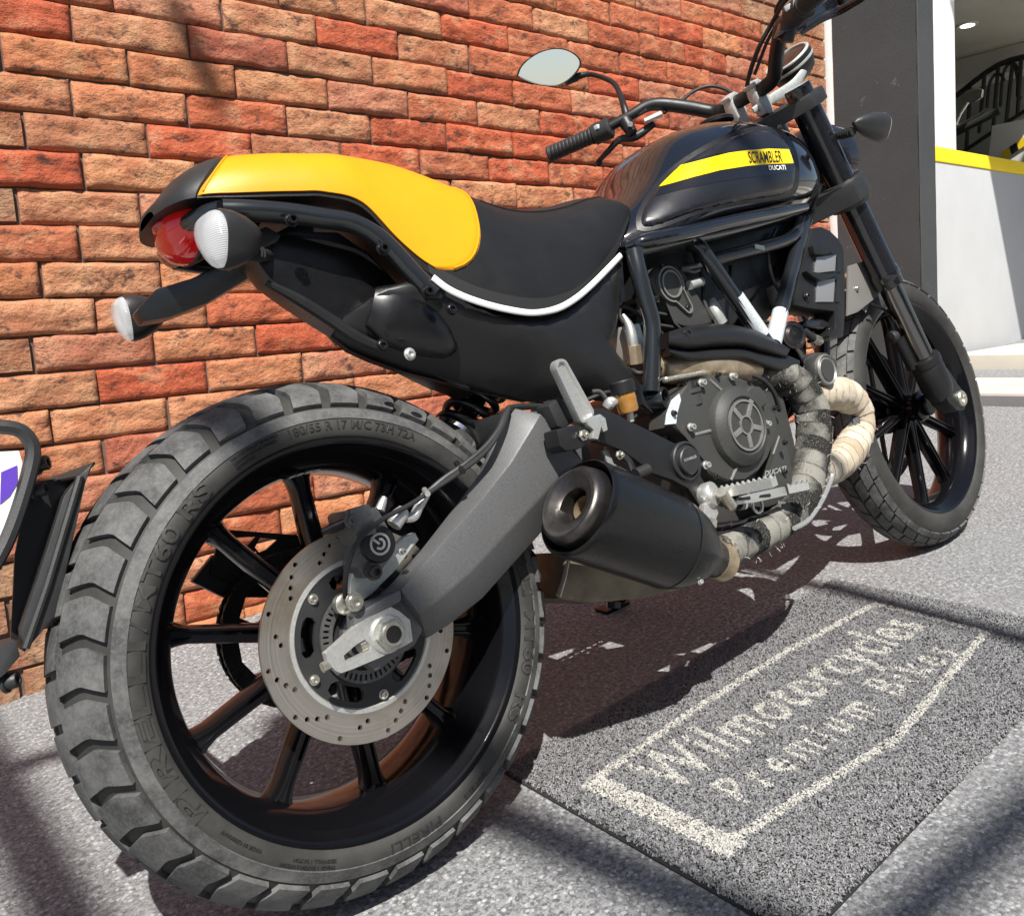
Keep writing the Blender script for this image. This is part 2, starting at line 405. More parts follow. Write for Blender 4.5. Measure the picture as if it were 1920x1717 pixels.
# ---------------------------------------------------------------- brick wall
def brick_mat(island=False):
    m, n, b = nodes('rustic_brick' + ('_far' if island else '')); b.inputs['Roughness'].default_value = .82
    if island:
        gi = N(n, 'ShaderNodeNewGeometry'); base = ramp(n, gi.outputs['Random Per Island'], (0, (.34, .12, .05)), (.5, (.40, .21, .11)), (1, (.33, .19, .11)))
    else:
        oi = N(n, 'ShaderNodeObjectInfo'); base = oi.outputs['Color']
    tc = N(n, 'ShaderNodeTexCoord'); oi2 = N(n, 'ShaderNodeObjectInfo')
    ad = N(n, 'ShaderNodeVectorMath', operation='ADD'); cb = N(n, 'ShaderNodeCombineXYZ')
    ml = N(n, 'ShaderNodeMath', operation='MULTIPLY'); ml.inputs[1].default_value = 57.0; n.links.new(oi2.outputs['Random'], ml.inputs[0])
    n.links.new(ml.outputs[0], cb.inputs[0]); n.links.new(ml.outputs[0], cb.inputs[2])
    n.links.new(tc.outputs['Object'], ad.inputs[0]); n.links.new(cb.outputs[0], ad.inputs[1]); co = ad.outputs[0]
    a = noise_tex(n, 16, 5, .62, coord=co); f = noise_tex(n, 65, 7, .7, coord=co); g = noise_tex(n, 330, 4, .7, coord=co)
    st = N(n, 'ShaderNodeMapping'); st.inputs['Scale'].default_value = (30, 30, 46); st.inputs['Rotation'].default_value = (0, .5, 0); n.links.new(co, st.inputs[0])
    cr = noise_tex(n, 1.0, 6, .65, coord=st.outputs[0])
    c = mix(n, ramp(n, a, (.36, .85), (.56, 0)), base, mix(n, .55, base, (.30, .055, .018)))
    c = mix(n, ramp(n, a, (.54, 0), (.70, .60)), c, (.56, .31, .165))
    c = mix(n, ramp(n, f, (.30, .85), (.43, 0)), c, mix(n, .72, base, (.045, .03, .028)))
    c = mix(n, ramp(n, f, (.58, 0), (.74, .40)), c, (.60, .37, .22))
    c = mix(n, ramp(n, cr, (.34, .85), (.43, 0)), c, (.085, .038, .028))
    c = mix(n, ramp(n, g, (.32, .30), (.46, 0)), c, (.10, .06, .05))
    n.links.new(c, b.inputs['Base Color'])
    n1 = bump(n, None, cr, 1.0, .013); n2 = bump(n, None, f, .9, .005, n1); bump(n, b, g, .6, .0016, n2); return m
MT['brick'] = brick_mat(); MT['brick_far'] = brick_mat(True)
MT['mortar'] = simple('dark_mortar', (.13, .085, .065), .9, var=.3, vs=60, bs=.6, bscale=200)
def brick_mesh(k, L, H, T=.018):
    """hand-moulded facing brick: worn edges, hollows and ridges on its face"""
    nx, nz = 22, 8; rg = random.Random(k); o = Vector((k*7.3, k*3.1, k*1.7)); V = []; F = []
    for j in range(nz+1):
        for i in range(nx+1):
            x = -L/2+L*i/nx; z = -H/2+H*j/nz
            e = min(L/2-abs(x), H/2-abs(z)); ed = min(1, e/.0045); y = -T*(.70+.30*ed**.5)
            q = Vector((x*14, 0, z*30))+o
            hb = noise.fractal(q, 1.0, 2.0, 4)*.0060 + noise.fractal(q*3.1, 1.0, 2.0, 3)*.0030 + noise.noise(Vector((x*5, 3, z*9))+o)*.0035
            y -= hb*min(1, e/.004+.25)
            wob = .0022*noise.noise(Vector((x*22, 5+z*9, 1))+o) if e < 1e-4 else 0
            V.append((x+(wob if abs(abs(x)-L/2) < 1e-4 else 0), y, z+(wob*1.3 if abs(abs(z)-H/2) < 1e-4 else 0)))
    for j in range(nz):
        for i in range(nx): a = j*(nx+1)+i; F.append((a, a+1, a+nx+2, a+nx+1))
    rim = [i for i in range(nx+1)]+[j*(nx+1)+nx for j in range(1, nz+1)]+[nz*(nx+1)+i for i in range(nx-1, -1, -1)]+[j*(nx+1) for j in range(nz-1, 0, -1)]
    k0 = len(V); V += [(V[i][0], 0.004, V[i][2]) for i in rim]
    for a in range(len(rim)): b2 = (a+1) % len(rim); F.append((rim[a], k0+a, k0+b2, rim[b2]))
    me = D.meshes.new('brick'); me.from_pydata(V, [], F); me.update(); return me
wall = building_root('brick_wall')
tag(wall, 'rustic wall of uneven red, orange and tan bricks behind the motorcycle', 'wall')
mw = M().box((1.2, .0420, 1.25), (4.0, .10, 3.3)); obj('mortar_bed', mw, MT['mortar'], wall, None)
PITCH_H, PITCH_L = .0745, .2365
RED = [(60,40),(1010,25),(870,50),(890,160),(800,270),(690,262),(930,250),(1240,60),(1160,150),(290,715),(130,835),(600,640),(560,700),(70,330),(700,90),(350,270),(940,330),(660,290),(1030,260),(1250,210),(20,530),(1330,110),(150,950),(1100,240),(1180,330)]
TAN = [(210,60),(160,250),(130,380),(80,600),(90,720),(250,460),(560,130),(650,60),(480,50),(370,620),(770,25),(180,540),(1060,70),(700,330),(420,270),(600,250),(560,330)]
vars_ = [(brick_mesh(k, .2335, .0715), 0) for k in range(12)]
cand = []
for j in range(-10, 24):
    h = .583+PITCH_H*(j+.5); off = (.27 if j % 2 == 0 else .395)+random.uniform(-.022, .022)
    for i in range(-5, 16):
        s0 = off+i*PITCH_L
        s1 = s0+PITCH_L
        if s0 > 3.19 or s1 < -.75: continue
        cand.append((s0, min(s1, 3.2), h))
rows = []
for (s0, s1, h) in cand:
    c = WB((s0+s1)/2, 0, h); u, v = project(c); inside = -60 < u < 1620 and -40 < v < 1400
    rows.append((0 if inside else 1, -abs(s1-s0), (u-700)**2+(v-500)**2, s0, s1, h, u, v))
rows.sort(key=lambda r: (r[0], r[2])); far = M(); nb = 0
for (o_, _, dd, s0, s1, h, u, v) in rows:
    me = random.choice(vars_)[0]; L = s1-s0-.0032-random.uniform(0, .003); cz = h+random.uniform(-.0012, .0012)
    if nb < 300 and o_ == 0:
        o = D.objects.new('brick', me); COL.objects.link(o); o.parent = wall; nb += 1
        if not me.materials: me.materials.append(MT['brick']); me.polygons.foreach_set('use_smooth', [True]*len(me.polygons))
        o.location = ((s0+s1)/2+random.uniform(-.001, .001), random.uniform(-.004, .002), cz)
        o.scale = (L/.2335*random.choice((1, -1)), 1, random.uniform(.975, 1.0)); o.rotation_euler = (random.uniform(-.015, .015), random.uniform(-.007, .007), random.uniform(-.012, .012))
        def near(lst): return min(((u-a)/95)**2+((v-b)/30)**2 for a, b in lst) < .55
        t = random.random()
        redness = .16 + .38*min(1, max(0, (u-300)/900))
        if near(RED): c = (0.479, 0.095, 0.035)
        elif near(TAN): c = (0.510, 0.230, 0.114)
        elif t < redness: c = random.choice(((0.469, 0.122, 0.049), (0.479, 0.144, 0.062), (0.408, 0.117, 0.062)))
        elif t < redness+.30: c = random.choice(((0.551, 0.211, 0.088), (0.551, 0.221, 0.101)))
        elif t < redness+.5: c = random.choice(((0.490, 0.198, 0.110), (0.469, 0.180, 0.099)))
        else: c = random.choice(((0.530, 0.230, 0.110), (0.479, 0.194, 0.092), (0.541, 0.239, 0.110)))
        q = random.uniform(.88, 1.10); o.color = (c[0]*q, c[1]*q, c[2]*q, 1)
    else:
        y = -.018; hx = L/2; hz = .0355; cx = (s0+s1)/2
        far.add([(cx-hx, .004, cz-hz), (cx+hx, .004, cz-hz), (cx+hx, .004, cz+hz), (cx-hx, .004, cz+hz), (cx-hx+.004, y, cz-hz+.004), (cx+hx-.004, y, cz-hz+.004), (cx+hx-.004, y, cz+hz-.004), (cx-hx+.004, y, cz+hz-.004)],
                [(4, 5, 6, 7), (0, 1, 5, 4), (1, 2, 6, 5), (2, 3, 7, 6), (3, 0, 4, 7)])
fo_ = obj('brick_field', far, MT['brick_far'], wall, 20); fo_['kind'] = 'stuff'

# ---------------------------------------------------------------- gate pillar, plastered wall, step
def plaster(name, c, v=.08, sc=.0):
    m, n, b = nodes(name); b.inputs['Roughness'].default_value = .75
    a = noise_tex(n, 2.2, 6); f = noise_tex(n, 14, 8, .75); g = noise_tex(n, 120, 3)
    col = mix(n, ramp(n, a, (.35, 0), (.65, 1)), tuple(x*(1-v) for x in c), tuple(min(1, x*(1+v)) for x in c))
    if sc: col = mix(n, ramp(n, f, (.64, 0), (.74, sc)), col, (.55, .55, .54))
    n.links.new(col, b.inputs['Base Color']); nb = bump(n, None, a, .2, .01); bump(n, b, g, .35, .002, nb); return m
MT['charcoal'] = plaster('charcoal_plaster', (.042, .046, .048), .12, .22)
MT['whiteplaster'] = plaster('white_plaster', (.80, .79, .77), .03)
MT['greyplaster'] = plaster('light_grey_plaster', (.42, .43, .44), .05, .25)
MT['yellowband'] = plaster('yellow_band_paint', (.85, .62, .01), .05)
MT['beige'] = plaster('beige_tile', (.55, .50, .42), .06, .15)
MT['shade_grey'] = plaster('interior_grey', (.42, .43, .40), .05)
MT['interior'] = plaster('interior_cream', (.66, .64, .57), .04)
MT['iron'] = simple('black_iron', (.01, .01, .01), .5)
MT['kerb'] = plaster('kerb_grey', (.16, .16, .165), .1, .2)
pil = building_root('gate_pillar'); tag(pil, 'tall charcoal plastered pillar at the end of the brick wall', 'pillar')
rough = M()
def rough_box(x0, x1, y0, y1, z0, z1, amp=.0025, nz=60):
    m = M(); rings = []
    for k in range(nz+1):
        z = z0+(z1-z0)*k/nz; ring = []
        for (x, y) in ((x0, y0), (x0+.006, y0-.0), (x1-.006, y0), (x1, y0), (x1, y1), (x0, y1)):
            j = noise.noise(Vector((x*9, y*9, z*14)))*amp; ring.append((x+j, y+j*.8, z))
        rings.append(ring)
    return m.loft(rings)
obj('pillar_shaft', rough_box(3.2, 3.335, -.405, -.05, .05, 3.2), MT['charcoal'], pil, 30)
obj('corner_bead', M().tube([(3.203, -.404, .1+k*.05) for k in range(60)], [.005+.003*noise.noise(Vector((0, 0, k*.7))) for k in range(60)], 6), MT['charcoal'], pil)
wj = building_root('wall_jamb'); tag(wj, 'narrow white painted strip between the bricks and the charcoal pillar', 'wall trim')
obj('jamb_face', M().box((3.26, -.024, 1.6), (.115, .050, 3.2), bev=.003), MT['whiteplaster'], wj)

sw = building_root('showroom_wall'); tag(sw, 'grey and white plastered wall with a yellow band right of the pillar', 'wall')
obj('grey_base', M().box((6.0, .075, .755), (5.0, .15, 1.21), bev=.004), MT['greyplaster'], sw)
obj('yellow_band', M().box((6.0, .073, 1.3965), (5.0, .158, .071), bev=.004), MT['yellowband'], sw)
obj('white_pier', M().box((3.99, .075, 2.335), (.98, .148, 1.805), bev=.004), MT['whiteplaster'], sw)
obj('white_lintel', M().box((6.5, .075, 2.85), (4.0, .146, .6), bev=.004), MT['whiteplaster'], sw)
room = building_root('showroom_interior'); room['kind'] = 'structure'
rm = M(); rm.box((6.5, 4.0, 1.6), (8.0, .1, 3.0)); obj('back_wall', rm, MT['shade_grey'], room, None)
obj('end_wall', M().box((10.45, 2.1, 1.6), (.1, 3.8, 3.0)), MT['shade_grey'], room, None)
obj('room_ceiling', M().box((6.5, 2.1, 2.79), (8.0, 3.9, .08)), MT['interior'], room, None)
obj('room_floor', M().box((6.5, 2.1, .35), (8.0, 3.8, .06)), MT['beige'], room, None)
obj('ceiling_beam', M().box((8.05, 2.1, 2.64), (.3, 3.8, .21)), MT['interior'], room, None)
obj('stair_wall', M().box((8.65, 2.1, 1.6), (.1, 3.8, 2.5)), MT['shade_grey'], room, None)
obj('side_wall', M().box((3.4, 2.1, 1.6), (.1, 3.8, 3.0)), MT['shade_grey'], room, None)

stp = building_root('entrance_step'); stp['kind'] = 'structure'
obj('lower_tread', M().box((3.75, -1.55, .20), (.90, 3.0, .20), bev=.004), MT['beige'], stp)
obj('kerb_face', M().box((3.295, -1.55, .19), (.012, 3.0, .20), bev=.002), MT['kerb'], stp)
obj('upper_tread', M().box((6.0, -1.55, .29), (3.6, 3.0, .20), bev=.004), MT['beige'], stp)

# ---------------------------------------------------------------- door mat
mat_a = ground_at(965, 1462); MX0, MX1 = .226, 1.13; MYA, MYB = .075, -.445      # near end x, far end x, wall side y, street side y
def mat_edge(t):   # the long sides bow a little
    return .012*math.sin(t*math.pi)
mt = empty('door_mat', None, (MX0, MYB, 0)); tag(mt, 'grey looped vinyl door mat with white lettering beside the motorcycle', 'mat')
MT['mat'] = simple('grey_mat_strand', (.155, .155, .158), .5, var=.35, vs=260)
MT['mat_dark'] = simple('mat_backing', (.018, .018, .019), .8)
MT['mat_white'] = simple('white_mat_strand', (.37, .36, .33), .6, var=.2, vs=260)
bk = M(); 
bk.prism([(0, 0, .001), (MX1-MX0, .012, .001), (MX1-MX0, MYA-MYB-.01, .001), (0, MYA-MYB-.02, .001)], (0, 0, .002)); obj('backing', bk, MT['mat_dark'], mt, None)
def ml(u, v): g = ground_at(u, v, .01); return (g.x-MX0, g.y-MYB)
flat = M()
def stroke(a, b, wd):
    a, b = Vector((*ml(*a), 0)), Vector((*ml(*b), 0)); d = (b-a).normalized(); p = Vector((-d.y, d.x, 0))*wd/2
    flat.add([a-p-d*wd/2, b-p+d*wd/2, b+p+d*wd/2, a+p-d*wd/2], [(0, 1, 2, 3)])
stroke((1122, 1468), (1360, 1578), .034)
for a, b in (((1105, 1465), (1300, 1328)), ((1300, 1328), (1480, 1215)), ((1480, 1215), (1640, 1130)), ((1640, 1130), (1848, 1183)), ((1345, 1590), (1500, 1490)), ((1500, 1490), (1680, 1382)), ((1680, 1382), (1775, 1268)), ((1775, 1268), (1848, 1183))):
    stroke(a, b, .0125)
def mat_text(txt, a, b, hgt, bold, lower=0, sp=1.0):
    V, F = text_mesh(txt, 1.0, 0, bold, sp); x0, x1 = min(p.x for p in V), max(p.x for p in V)
    a, b = Vector((*ml(*a), 0)), Vector((*ml(*b), 0)); d = (b-a); L = d.length; d.normalize(); p = Vector((-d.y, d.x, 0)); k = hgt/.72
    flat.add([a+d*((q.x-x0)/(x1-x0)*L)+p*(q.y*k) for q in V], F)
mat_text('Wilmotorcycles', (1262, 1482), (1738, 1172), .098, .008, sp=1.10)
mat_text('Premium Bikes', (1400, 1502), (1800, 1222), .066, .004, sp=1.42)
fb = BVHTree.FromPolygons([Vector(p) for p in flat.v], flat.f)
def strands(n, x0, x1, y0, y1):
    G_ = [[], []]; cx = RNG.uniform(x0, x1, n); cy = RNG.uniform(y0, y1, n)
    for k in range(n):
        x, y = cx[k], cy[k]
        h = fb.ray_cast(Vector((x, y, .5)), Vector((0, 0, -1)))[0]
        fuzzy = h is not None and random.random() < .96
        G_[1 if fuzzy else 0].append((x, y))
    return G_
def strand_mesh(pts, name, material, zb):
    n = len(pts); p = np.array(pts); a = RNG.uniform(0, 2*np.pi, n); L = RNG.uniform(.0020, .0042, n); wd = RNG.uniform(.0006, .0010, n)
    curl = RNG.uniform(-2.2, 2.2, n); z0 = zb+RNG.uniform(0, .004, n); ts = np.array([-1, -.33, .33, 1.0]); V = np.zeros((n, 8, 3))
    for j, t in enumerate(ts):
        an = a+curl*t; x = p[:, 0]+np.cos(an)*L*t; y = p[:, 1]+np.sin(an)*L*t; z = z0+.0014*(1-t*t)*1.6-.001
        nx, ny = -np.sin(an), np.cos(an)
        V[:, j*2] = np.stack([x-nx*wd, y-ny*wd, z-.0004], 1); V[:, j*2+1] = np.stack([x+nx*wd, y+ny*wd, z+.0004], 1)
    F = np.array([[0, 2, 3, 1], [2, 4, 5, 3], [4, 6, 7, 5]]); F = (np.arange(n)[:, None, None]*8+F[None]).reshape(-1, 4)
    me = D.meshes.new(name); me.vertices.add(n*8); me.vertices.foreach_set('co', V.ravel()); me.loops.add(F.size); me.loops.foreach_set('vertex_index', F.ravel())
    me.polygons.add(len(F)); me.polygons.foreach_set('loop_start', np.arange(len(F))*4); me.update(); me.validate()
    o = obj(name, me, material, mt, None); o['kind'] = 'stuff'; return o
lb = M(); lb.v = [(p[0], p[1], .0036) for p in flat.v]; lb.f = list(flat.f); obj('lettering_ground', lb, MT['mat_white'], mt, None)
gs, ws = strands(120000, .004, MX1-MX0-.004, .004, MYA-MYB-.012)
strand_mesh(gs, 'grey_pile', MT['mat'], .0040); strand_mesh(ws, 'white_lettering', MT['mat_white'], .0054)

# ================================================================== MOTORCYCLE
bike = empty('motorcycle', None, (0, 0, 0)); bike.rotation_euler = (-LEAN, 0, 0)
tag(bike, 'black scrambler motorcycle with a yellow rear seat leaning on its stand by the brick wall', 'motorcycle')
def part(name, m, mt_, parent=bike, smooth=35): return obj(name, m, MT[mt_] if isinstance(mt_, str) else mt_, parent, smooth)
def V3(x, y, z): return Vector((x, y, z))
def bolt(name, c, r, parent, mt_='zinc', ax=(0, -1, 0), h=.006, hexa=True):
    m = M(); ax = Vector(ax); m.lathe([(r*1.35, 0), (r*1.35, h*.25), (r, h*.3), (r, h), (r*.9, h*1.12), (r*.55, h*1.12), (r*.5, h*.5), (0, h*.5)], c, ax, 12 if not hexa else 6)
    return part(name, m, mt_, parent, 40)

# ---------------------------------------------------------------- wheels
class Tyre:
    """half profile from crown to bead as (s, y, r) with s the arc length"""
    def __init__(s, pts):
        s.p = catmull([Vector((y, r, 0)) for y, r in pts], 6); s.l = [0]
        for a, b in zip(s.p, s.p[1:]): s.l.append(s.l[-1]+(b-a).length)
    def at(s, d, lift=0.0):
        sg = -1 if d < 0 else 1; d = abs(d)
        for i in range(len(s.l)-1):
            if d <= s.l[i+1] or i == len(s.l)-2:
                t = (d-s.l[i])/(s.l[i+1]-s.l[i]); p = s.p[i].lerp(s.p[i+1], t); q = (s.p[i+1]-s.p[i]).normalized(); break
        nrm = Vector((-q.y, q.x)); 
        if nrm.y < 0 and i < len(s.l)*.6: nrm = -nrm
        if nrm.x < 0 and i >= len(s.l)*.6: nrm = -nrm
        return sg*(p.x+nrm.x*lift), p.y+nrm.y*lift
    def pos(s, d, ang, lift=0.0):
        y, r = s.at(d, lift); return (r*math.cos(ang), y, r*math.sin(ang))
def tyre_body(T, seg=180, n=40):
    L = T.l[-1]; m = M(); ds = [-L+2*L*k/n for k in range(n+1)]
    m.loft([[T.pos(d, 2*math.pi*j/seg) for j in range(seg)] for d in ds], True, False); return m
def block(m, T, s0, s1, a0, a1, fa, h, ns=6, na=3, inset=.0012):
    """one tread block between s0 and s1 across, a0 and a1 around, edges following fa(s)"""
    k = len(m.v); top = []
    for i in range(ns+1):
        s_ = s0+(s1-s0)*i/ns; row = []
        for j in range(na+1):
            t = j/na; a = a0+(a1-a0)*t+fa(s_); m.v.append(T.pos(s_, a, h)); row.append(len(m.v)-1)
        top.append(row)
    for i in range(ns):
        for j in range(na): m.f.append((top[i][j], top[i][j+1], top[i+1][j+1], top[i+1][j]))
    rim = [(0, j) for j in range(na+1)]+[(i, na) for i in range(1, ns+1)]+[(ns, j) for j in range(na-1, -1, -1)]+[(i, 0) for i in range(ns-1, 0, -1)]
    low = []
    for (i, j) in rim:
        s_ = s0+(s1-s0)*i/ns; a = a0+(a1-a0)*j/na+fa(s_); m.v.append(T.pos(s_, a, -.001)); low.append(len(m.v)-1)
    for q in range(len(rim)):
        b = (q+1) % len(rim); m.f.append((top[rim[q][0]][rim[q][1]], low[q], low[b], top[rim[b][0]][rim[b][1]]))
def ring_text(txt, rad, hgt, a_start, a_end, yfun, depth=.0009, bold=0.0, sp=1.0):
    V, F = text_mesh(txt, 1.0, 0.0, bold, sp); x0, x1 = min(p.x for p in V), max(p.x for p in V); m = M(); k = hgt/.72
    pts = []
    for lift in (depth, -.0006):
        for p in V:
            a = a_start+(a_end-a_start)*(p.x-x0)/(x1-x0); r = rad+(p.y-.35)*k; pts.append((r*math.cos(a), yfun(r)-lift, r*math.sin(a)))
    n = len(V); faces = [tuple(f) for f in F]; cnt = {}
    for f in F:
        for i in range(len(f)): e = (f[i], f[(i+1) % len(f)]); q = tuple(sorted(e)); cnt[q] = None if q in cnt else e
    faces += [(e[0], e[1], e[1]+n, e[0]+n) for e in cnt.values() if e]
    return m.add(pts, faces)

RR = .312
rw = empty('rear_wheel', bike, (0, 0, RR))
TR = Tyre([(0, .3065), (.022, .3045), (.045, .2975), (.064, .2865), (.079, .2725), (.0895, .2580), (.0925, .2475), (.0915, .2390), (.088, .2325), (.084, .2300)])
tb = tyre_body(TR, 240, 64)
body = part('tyre', tb, 'sidewall', rw)
tr = M(); NB = 36; PA = 2*math.pi/NB
def chev(s_):
    a = abs(s_); 
    return -(.026 if s_ >= 0 else .026)*(1-abs(a-.063)/.034) if a > .029 else -.026*(1-(.063-.029)/.034)-.0*(a)
for k in range(NB):
    for sg in (-1, 1):
        a0 = k*PA+(0 if sg > 0 else PA/2)
        f = lambda s_: -.040*max(0, 1-abs(abs(s_)-.066)/.036)
        lo, hi = sorted((sg*.0335, sg*.0915)); 
        block(tr, TR, lo, hi, a0+.006, a0+PA-.040, f, .0064, 10, 4)
    block(tr, TR, -.0305, .0305, k*PA+.006, k*PA+PA-.026, lambda s_: .5*s_*1.4, .0062, 10, 4)
part('tread', tr, 'rubber', rw, 30)
sh = M()     # smooth shoulder band between tread and lettering
for sg in (-1, 1):
    sh.loft([[TR.pos(sg*d, 2*math.pi*j/180, l) for j in range(180)] for d, l in ((.0945, -.001), (.0955, .0014), (.1105, .0014), (.1115, -.001))], True, False)
part('shoulder_band', sh, 'rubber', rw, 40)
def side_y(r):
    best = min(range(len(TR.p)), key=lambda i: abs(TR.p[i].y-r)+(0 if TR.p[i].x > .06 else 9)); return -TR.p[best].x
rad = .2465
for (t, a, b, hg, bd) in (('PIRELLI', 208, 162, .0175, .018), ('/', 160, 157.5, .0175, .0), ('MT60', 155, 134, .0175, .012), ('RS', 131, 121.5, .0175, .02), ('PIRELLI', 21, -8, .0165, .01), ('MT60', -13, -32, .0165, .01), ('RS', -38, -46.5, .0165, .012)):
    part('letter_shade_outline', ring_text(t, rad, hg, R_(a), R_(b), side_y, .0004, bd+.022), 'rubber_black', rw, None)  # dark rim paints the shade round the raised letters
    part('raised_lettering', ring_text(t, rad, hg, R_(a), R_(b), side_y, .0017, bd), 'sidewall', rw, None)
for (t, a, b, rr_, hg) in (('180/55 R 17 M/C 73H 72A', 96, 57, .2475, .0105), ('MAX LOAD 365 kg AT 290 kPa COLD', 113, 99, .2510, .0034), ('MAX SPEED 210 km/h TUBELESS', 113, 100, .2455, .0034), ('REINFORCED', 113, 107, .2400, .0034), ('TREAD: 1 RAYON 2 NYLON', 247, 232, .2505, .004), ('SIDEWALL: 1 RAYON', 247, 235, .2440, .004), ('MADE IN GERMANY', 226, 214, .2440, .004), ('PIRELLI', 279, 263, .2480, .012), ('DOT 2212', 297, 288, .2480, .006)):
    part('small_lettering', ring_text(t, rr_, hg, R_(a), R_(b), side_y, .0010, .004), 'rubber_black', rw, None)

rim = M(); half = [(.2290, -.083), (.2345, -.0865), (.2325, -.0895), (.2285, -.0890), (.2240, -.0860), (.2215, -.0800), (.2160, -.0770), (.2125, -.0690), (.2050, -.0600), (.1990, -.0400), (.1960, -.0150), (.1960, .0150), (.1990, .0400), (.2050, .0600), (.2125, .0690), (.2215, .0800), (.2240, .0860), (.2285, .0890), (.2325, .0895), (.2345, .0865), (.2290, .083)]
rim.lathe(half, seg=120); rim.lathe([(.2285, -.08), (.208, -.05), (.205, .05), (.2285, .08)], seg=96)
part('rim', rim, 'wheel', rw, 40)
for k in range(4): a0_ = R_(95.5-k*3.0); part('rim_sticker', M().add([(r_*math.cos(a0_-da), y_, r_*math.sin(a0_-da)) for r_, y_, da in ((.1990, -.050, 0), (.1990, -.050, .042), (.1965, -.040, .042), (.1965, -.040, 0))], [(0, 1, 2, 3)]), 'white', rw, None)
def spoke_mesh(r0, r1, y, w0, w1, d, k, off=0.0):
    """straight ridged spoke pointing along +x, turned by k"""
    m = M(); rings = []
    for t in [0, .04, .12, .3, .5, .7, .86, .94, 1.0]:
        r = r0+(r1-r0)*t; w = w0+(w1-w0)*t; fl = 1+.85*max(0, (t-.84)/.16)**2+.5*max(0, (.12-t)/.12); w *= fl; dd = d*(1-.15*t)
        sec = [(-w, .25), (-w*.92, -.55), (-w*.62, -1.0), (-w*.40, -1.0), (-w*.26, -.72), (w*.26, -.72), (w*.40, -1.0), (w*.62, -1.0), (w*.92, -.55), (w, .25), (w*.8, 1.0), (-w*.8, 1.0)]
        rings.append([(r, y+q*dd, p+off) for p, q in sec])
    m.loft(rings); ca, sa = math.cos(k), math.sin(k); m.v = [(x*ca-z*sa, yy, x*sa+z*ca) for x, yy, z in m.v]; return m
for k in range(10):
    part('spoke', spoke_mesh(.045, .2, -.018, .0125, .0100, .020, R_(36*k+17.5)), 'wheel', rw, 50)
hub = M().lathe([(.0, -.070), (.026, -.070), (.028, -.066), (.040, -.062), (.052, -.055), (.058, -.04), (.052, -.01), (.05, .03), (.06, .07), (.045, .085), (0, .085)], seg=48); part('hub', hub, 'wheel', rw)
# brake disc: drilled ring, dark carrier with windows, tone ring
YD = -.094; holes = []
for g in range(12):
    for j, (r, da) in enumerate(((.1165, 0), (.1105, 6.5), (.1045, 12.0), (.0985, 17.5))):
        if (g*3+j) % 9 == 7: continue
        a = R_(g*30+da); holes.append(circle2(r*math.cos(a), r*math.sin(a), .0030, 12))
part('brake_disc', M().plate(circle2(0, 0, .1228, 120), [circle2(0, 0, .0895, 96)]+holes, lambda x, z, t: (x, YD-.0025+.005*t, z), 0), 'disc', rw, 30)
wins = []
for g in range(5):
    a = R_(g*72+20); w_ = []
    for (r, da) in ((.0600, -15), (.0600, -8), (.0600, 0), (.0600, 8), (.0600, 15), (.066, 19), (.0735, 18), (.0765, 13), (.0765, 5), (.0765, -5), (.0765, -13), (.0735, -18), (.066, -19)): w_.append((r*math.cos(a+R_(da)), r*math.sin(a+R_(da))))
    wins.append(w_)
wins.append(circle2(0, 0, .030, 40))
part('disc_carrier', M().plate(circle2(0, 0, .0888, 96), wins, lambda x, z, t: (x, YD-.0020+.006*t, z), 0), 'plastic_grey', rw, 30)
part('carrier_step', M().lathe([(.0893, YD+.003), (.0893, YD-.0032), (.0845, YD-.0038), (.083, YD-.002)], seg=96), 'alu', rw)
slots = [circle2(0, 0, .041, 60)]
for g in range(48):
    a = 2*math.pi*g/48; ca, sa = math.cos(a), math.sin(a)
    slots.append([(r*ca-w_*sa, r*sa+w_*ca) for r, w_ in ((.0455, -.0013), (.0525, -.0013), (.0525, .0013), (.0455, .0013))])
part('tone_ring', M().plate(circle2(0, 0, .0555, 80), slots, lambda x, z, t: (x, YD-.008+.003*t, z), 0), 'caliper', rw, 30)
part('hub_cap', M().lathe([(0, -.105), (.026, -.105), (.029, -.102), (.031, -.09), (.040, -.086), (.042, -.075)], seg=40), 'caliper', rw)
for g in range(5):
    a = R_(g*72+58); c = (.0755*math.cos(a), YD-.002, .0755*math.sin(a))
    bolt('disc_bolt', c, .0045, rw, 'zinc', hexa=False, h=.005)
# sprocket and chain on the far side
teeth = []; NT = 42
for k in range(NT*2): a = math.pi*k/NT; r = .101 if k % 2 else .094; teeth.append((r*math.cos(a), r*math.sin(a)))
sp_h = []
for g in range(6):
    a = R_(g*60+12); sp_h.append([(r*math.cos(a+R_(da)), r*math.sin(a+R_(da))) for r, da in ((.052, -20), (.052, 20), (.060, 24), (.080, 20), (.083, 0), (.080, -20), (.060, -24))])
part('sprocket', M().plate(teeth, sp_h, lambda x, z, t: (x, .100+.006*t, z), 0), 'chain', rw, 30)
ch = M(); path = []
for k in range(26): a = R_(82+k*200/25); path.append((.0985*math.cos(a), .0985*math.sin(a)))
for k in range(1, 40): path.append((.0985*math.cos(R_(282))+k*.0159, .0985*math.sin(R_(282))+k*.0159*.04))
path = [(.0985*math.cos(R_(82))+k*.0159, .0985*math.sin(R_(82))-k*.0159*.02) for k in range(34, 0, -1)]+path
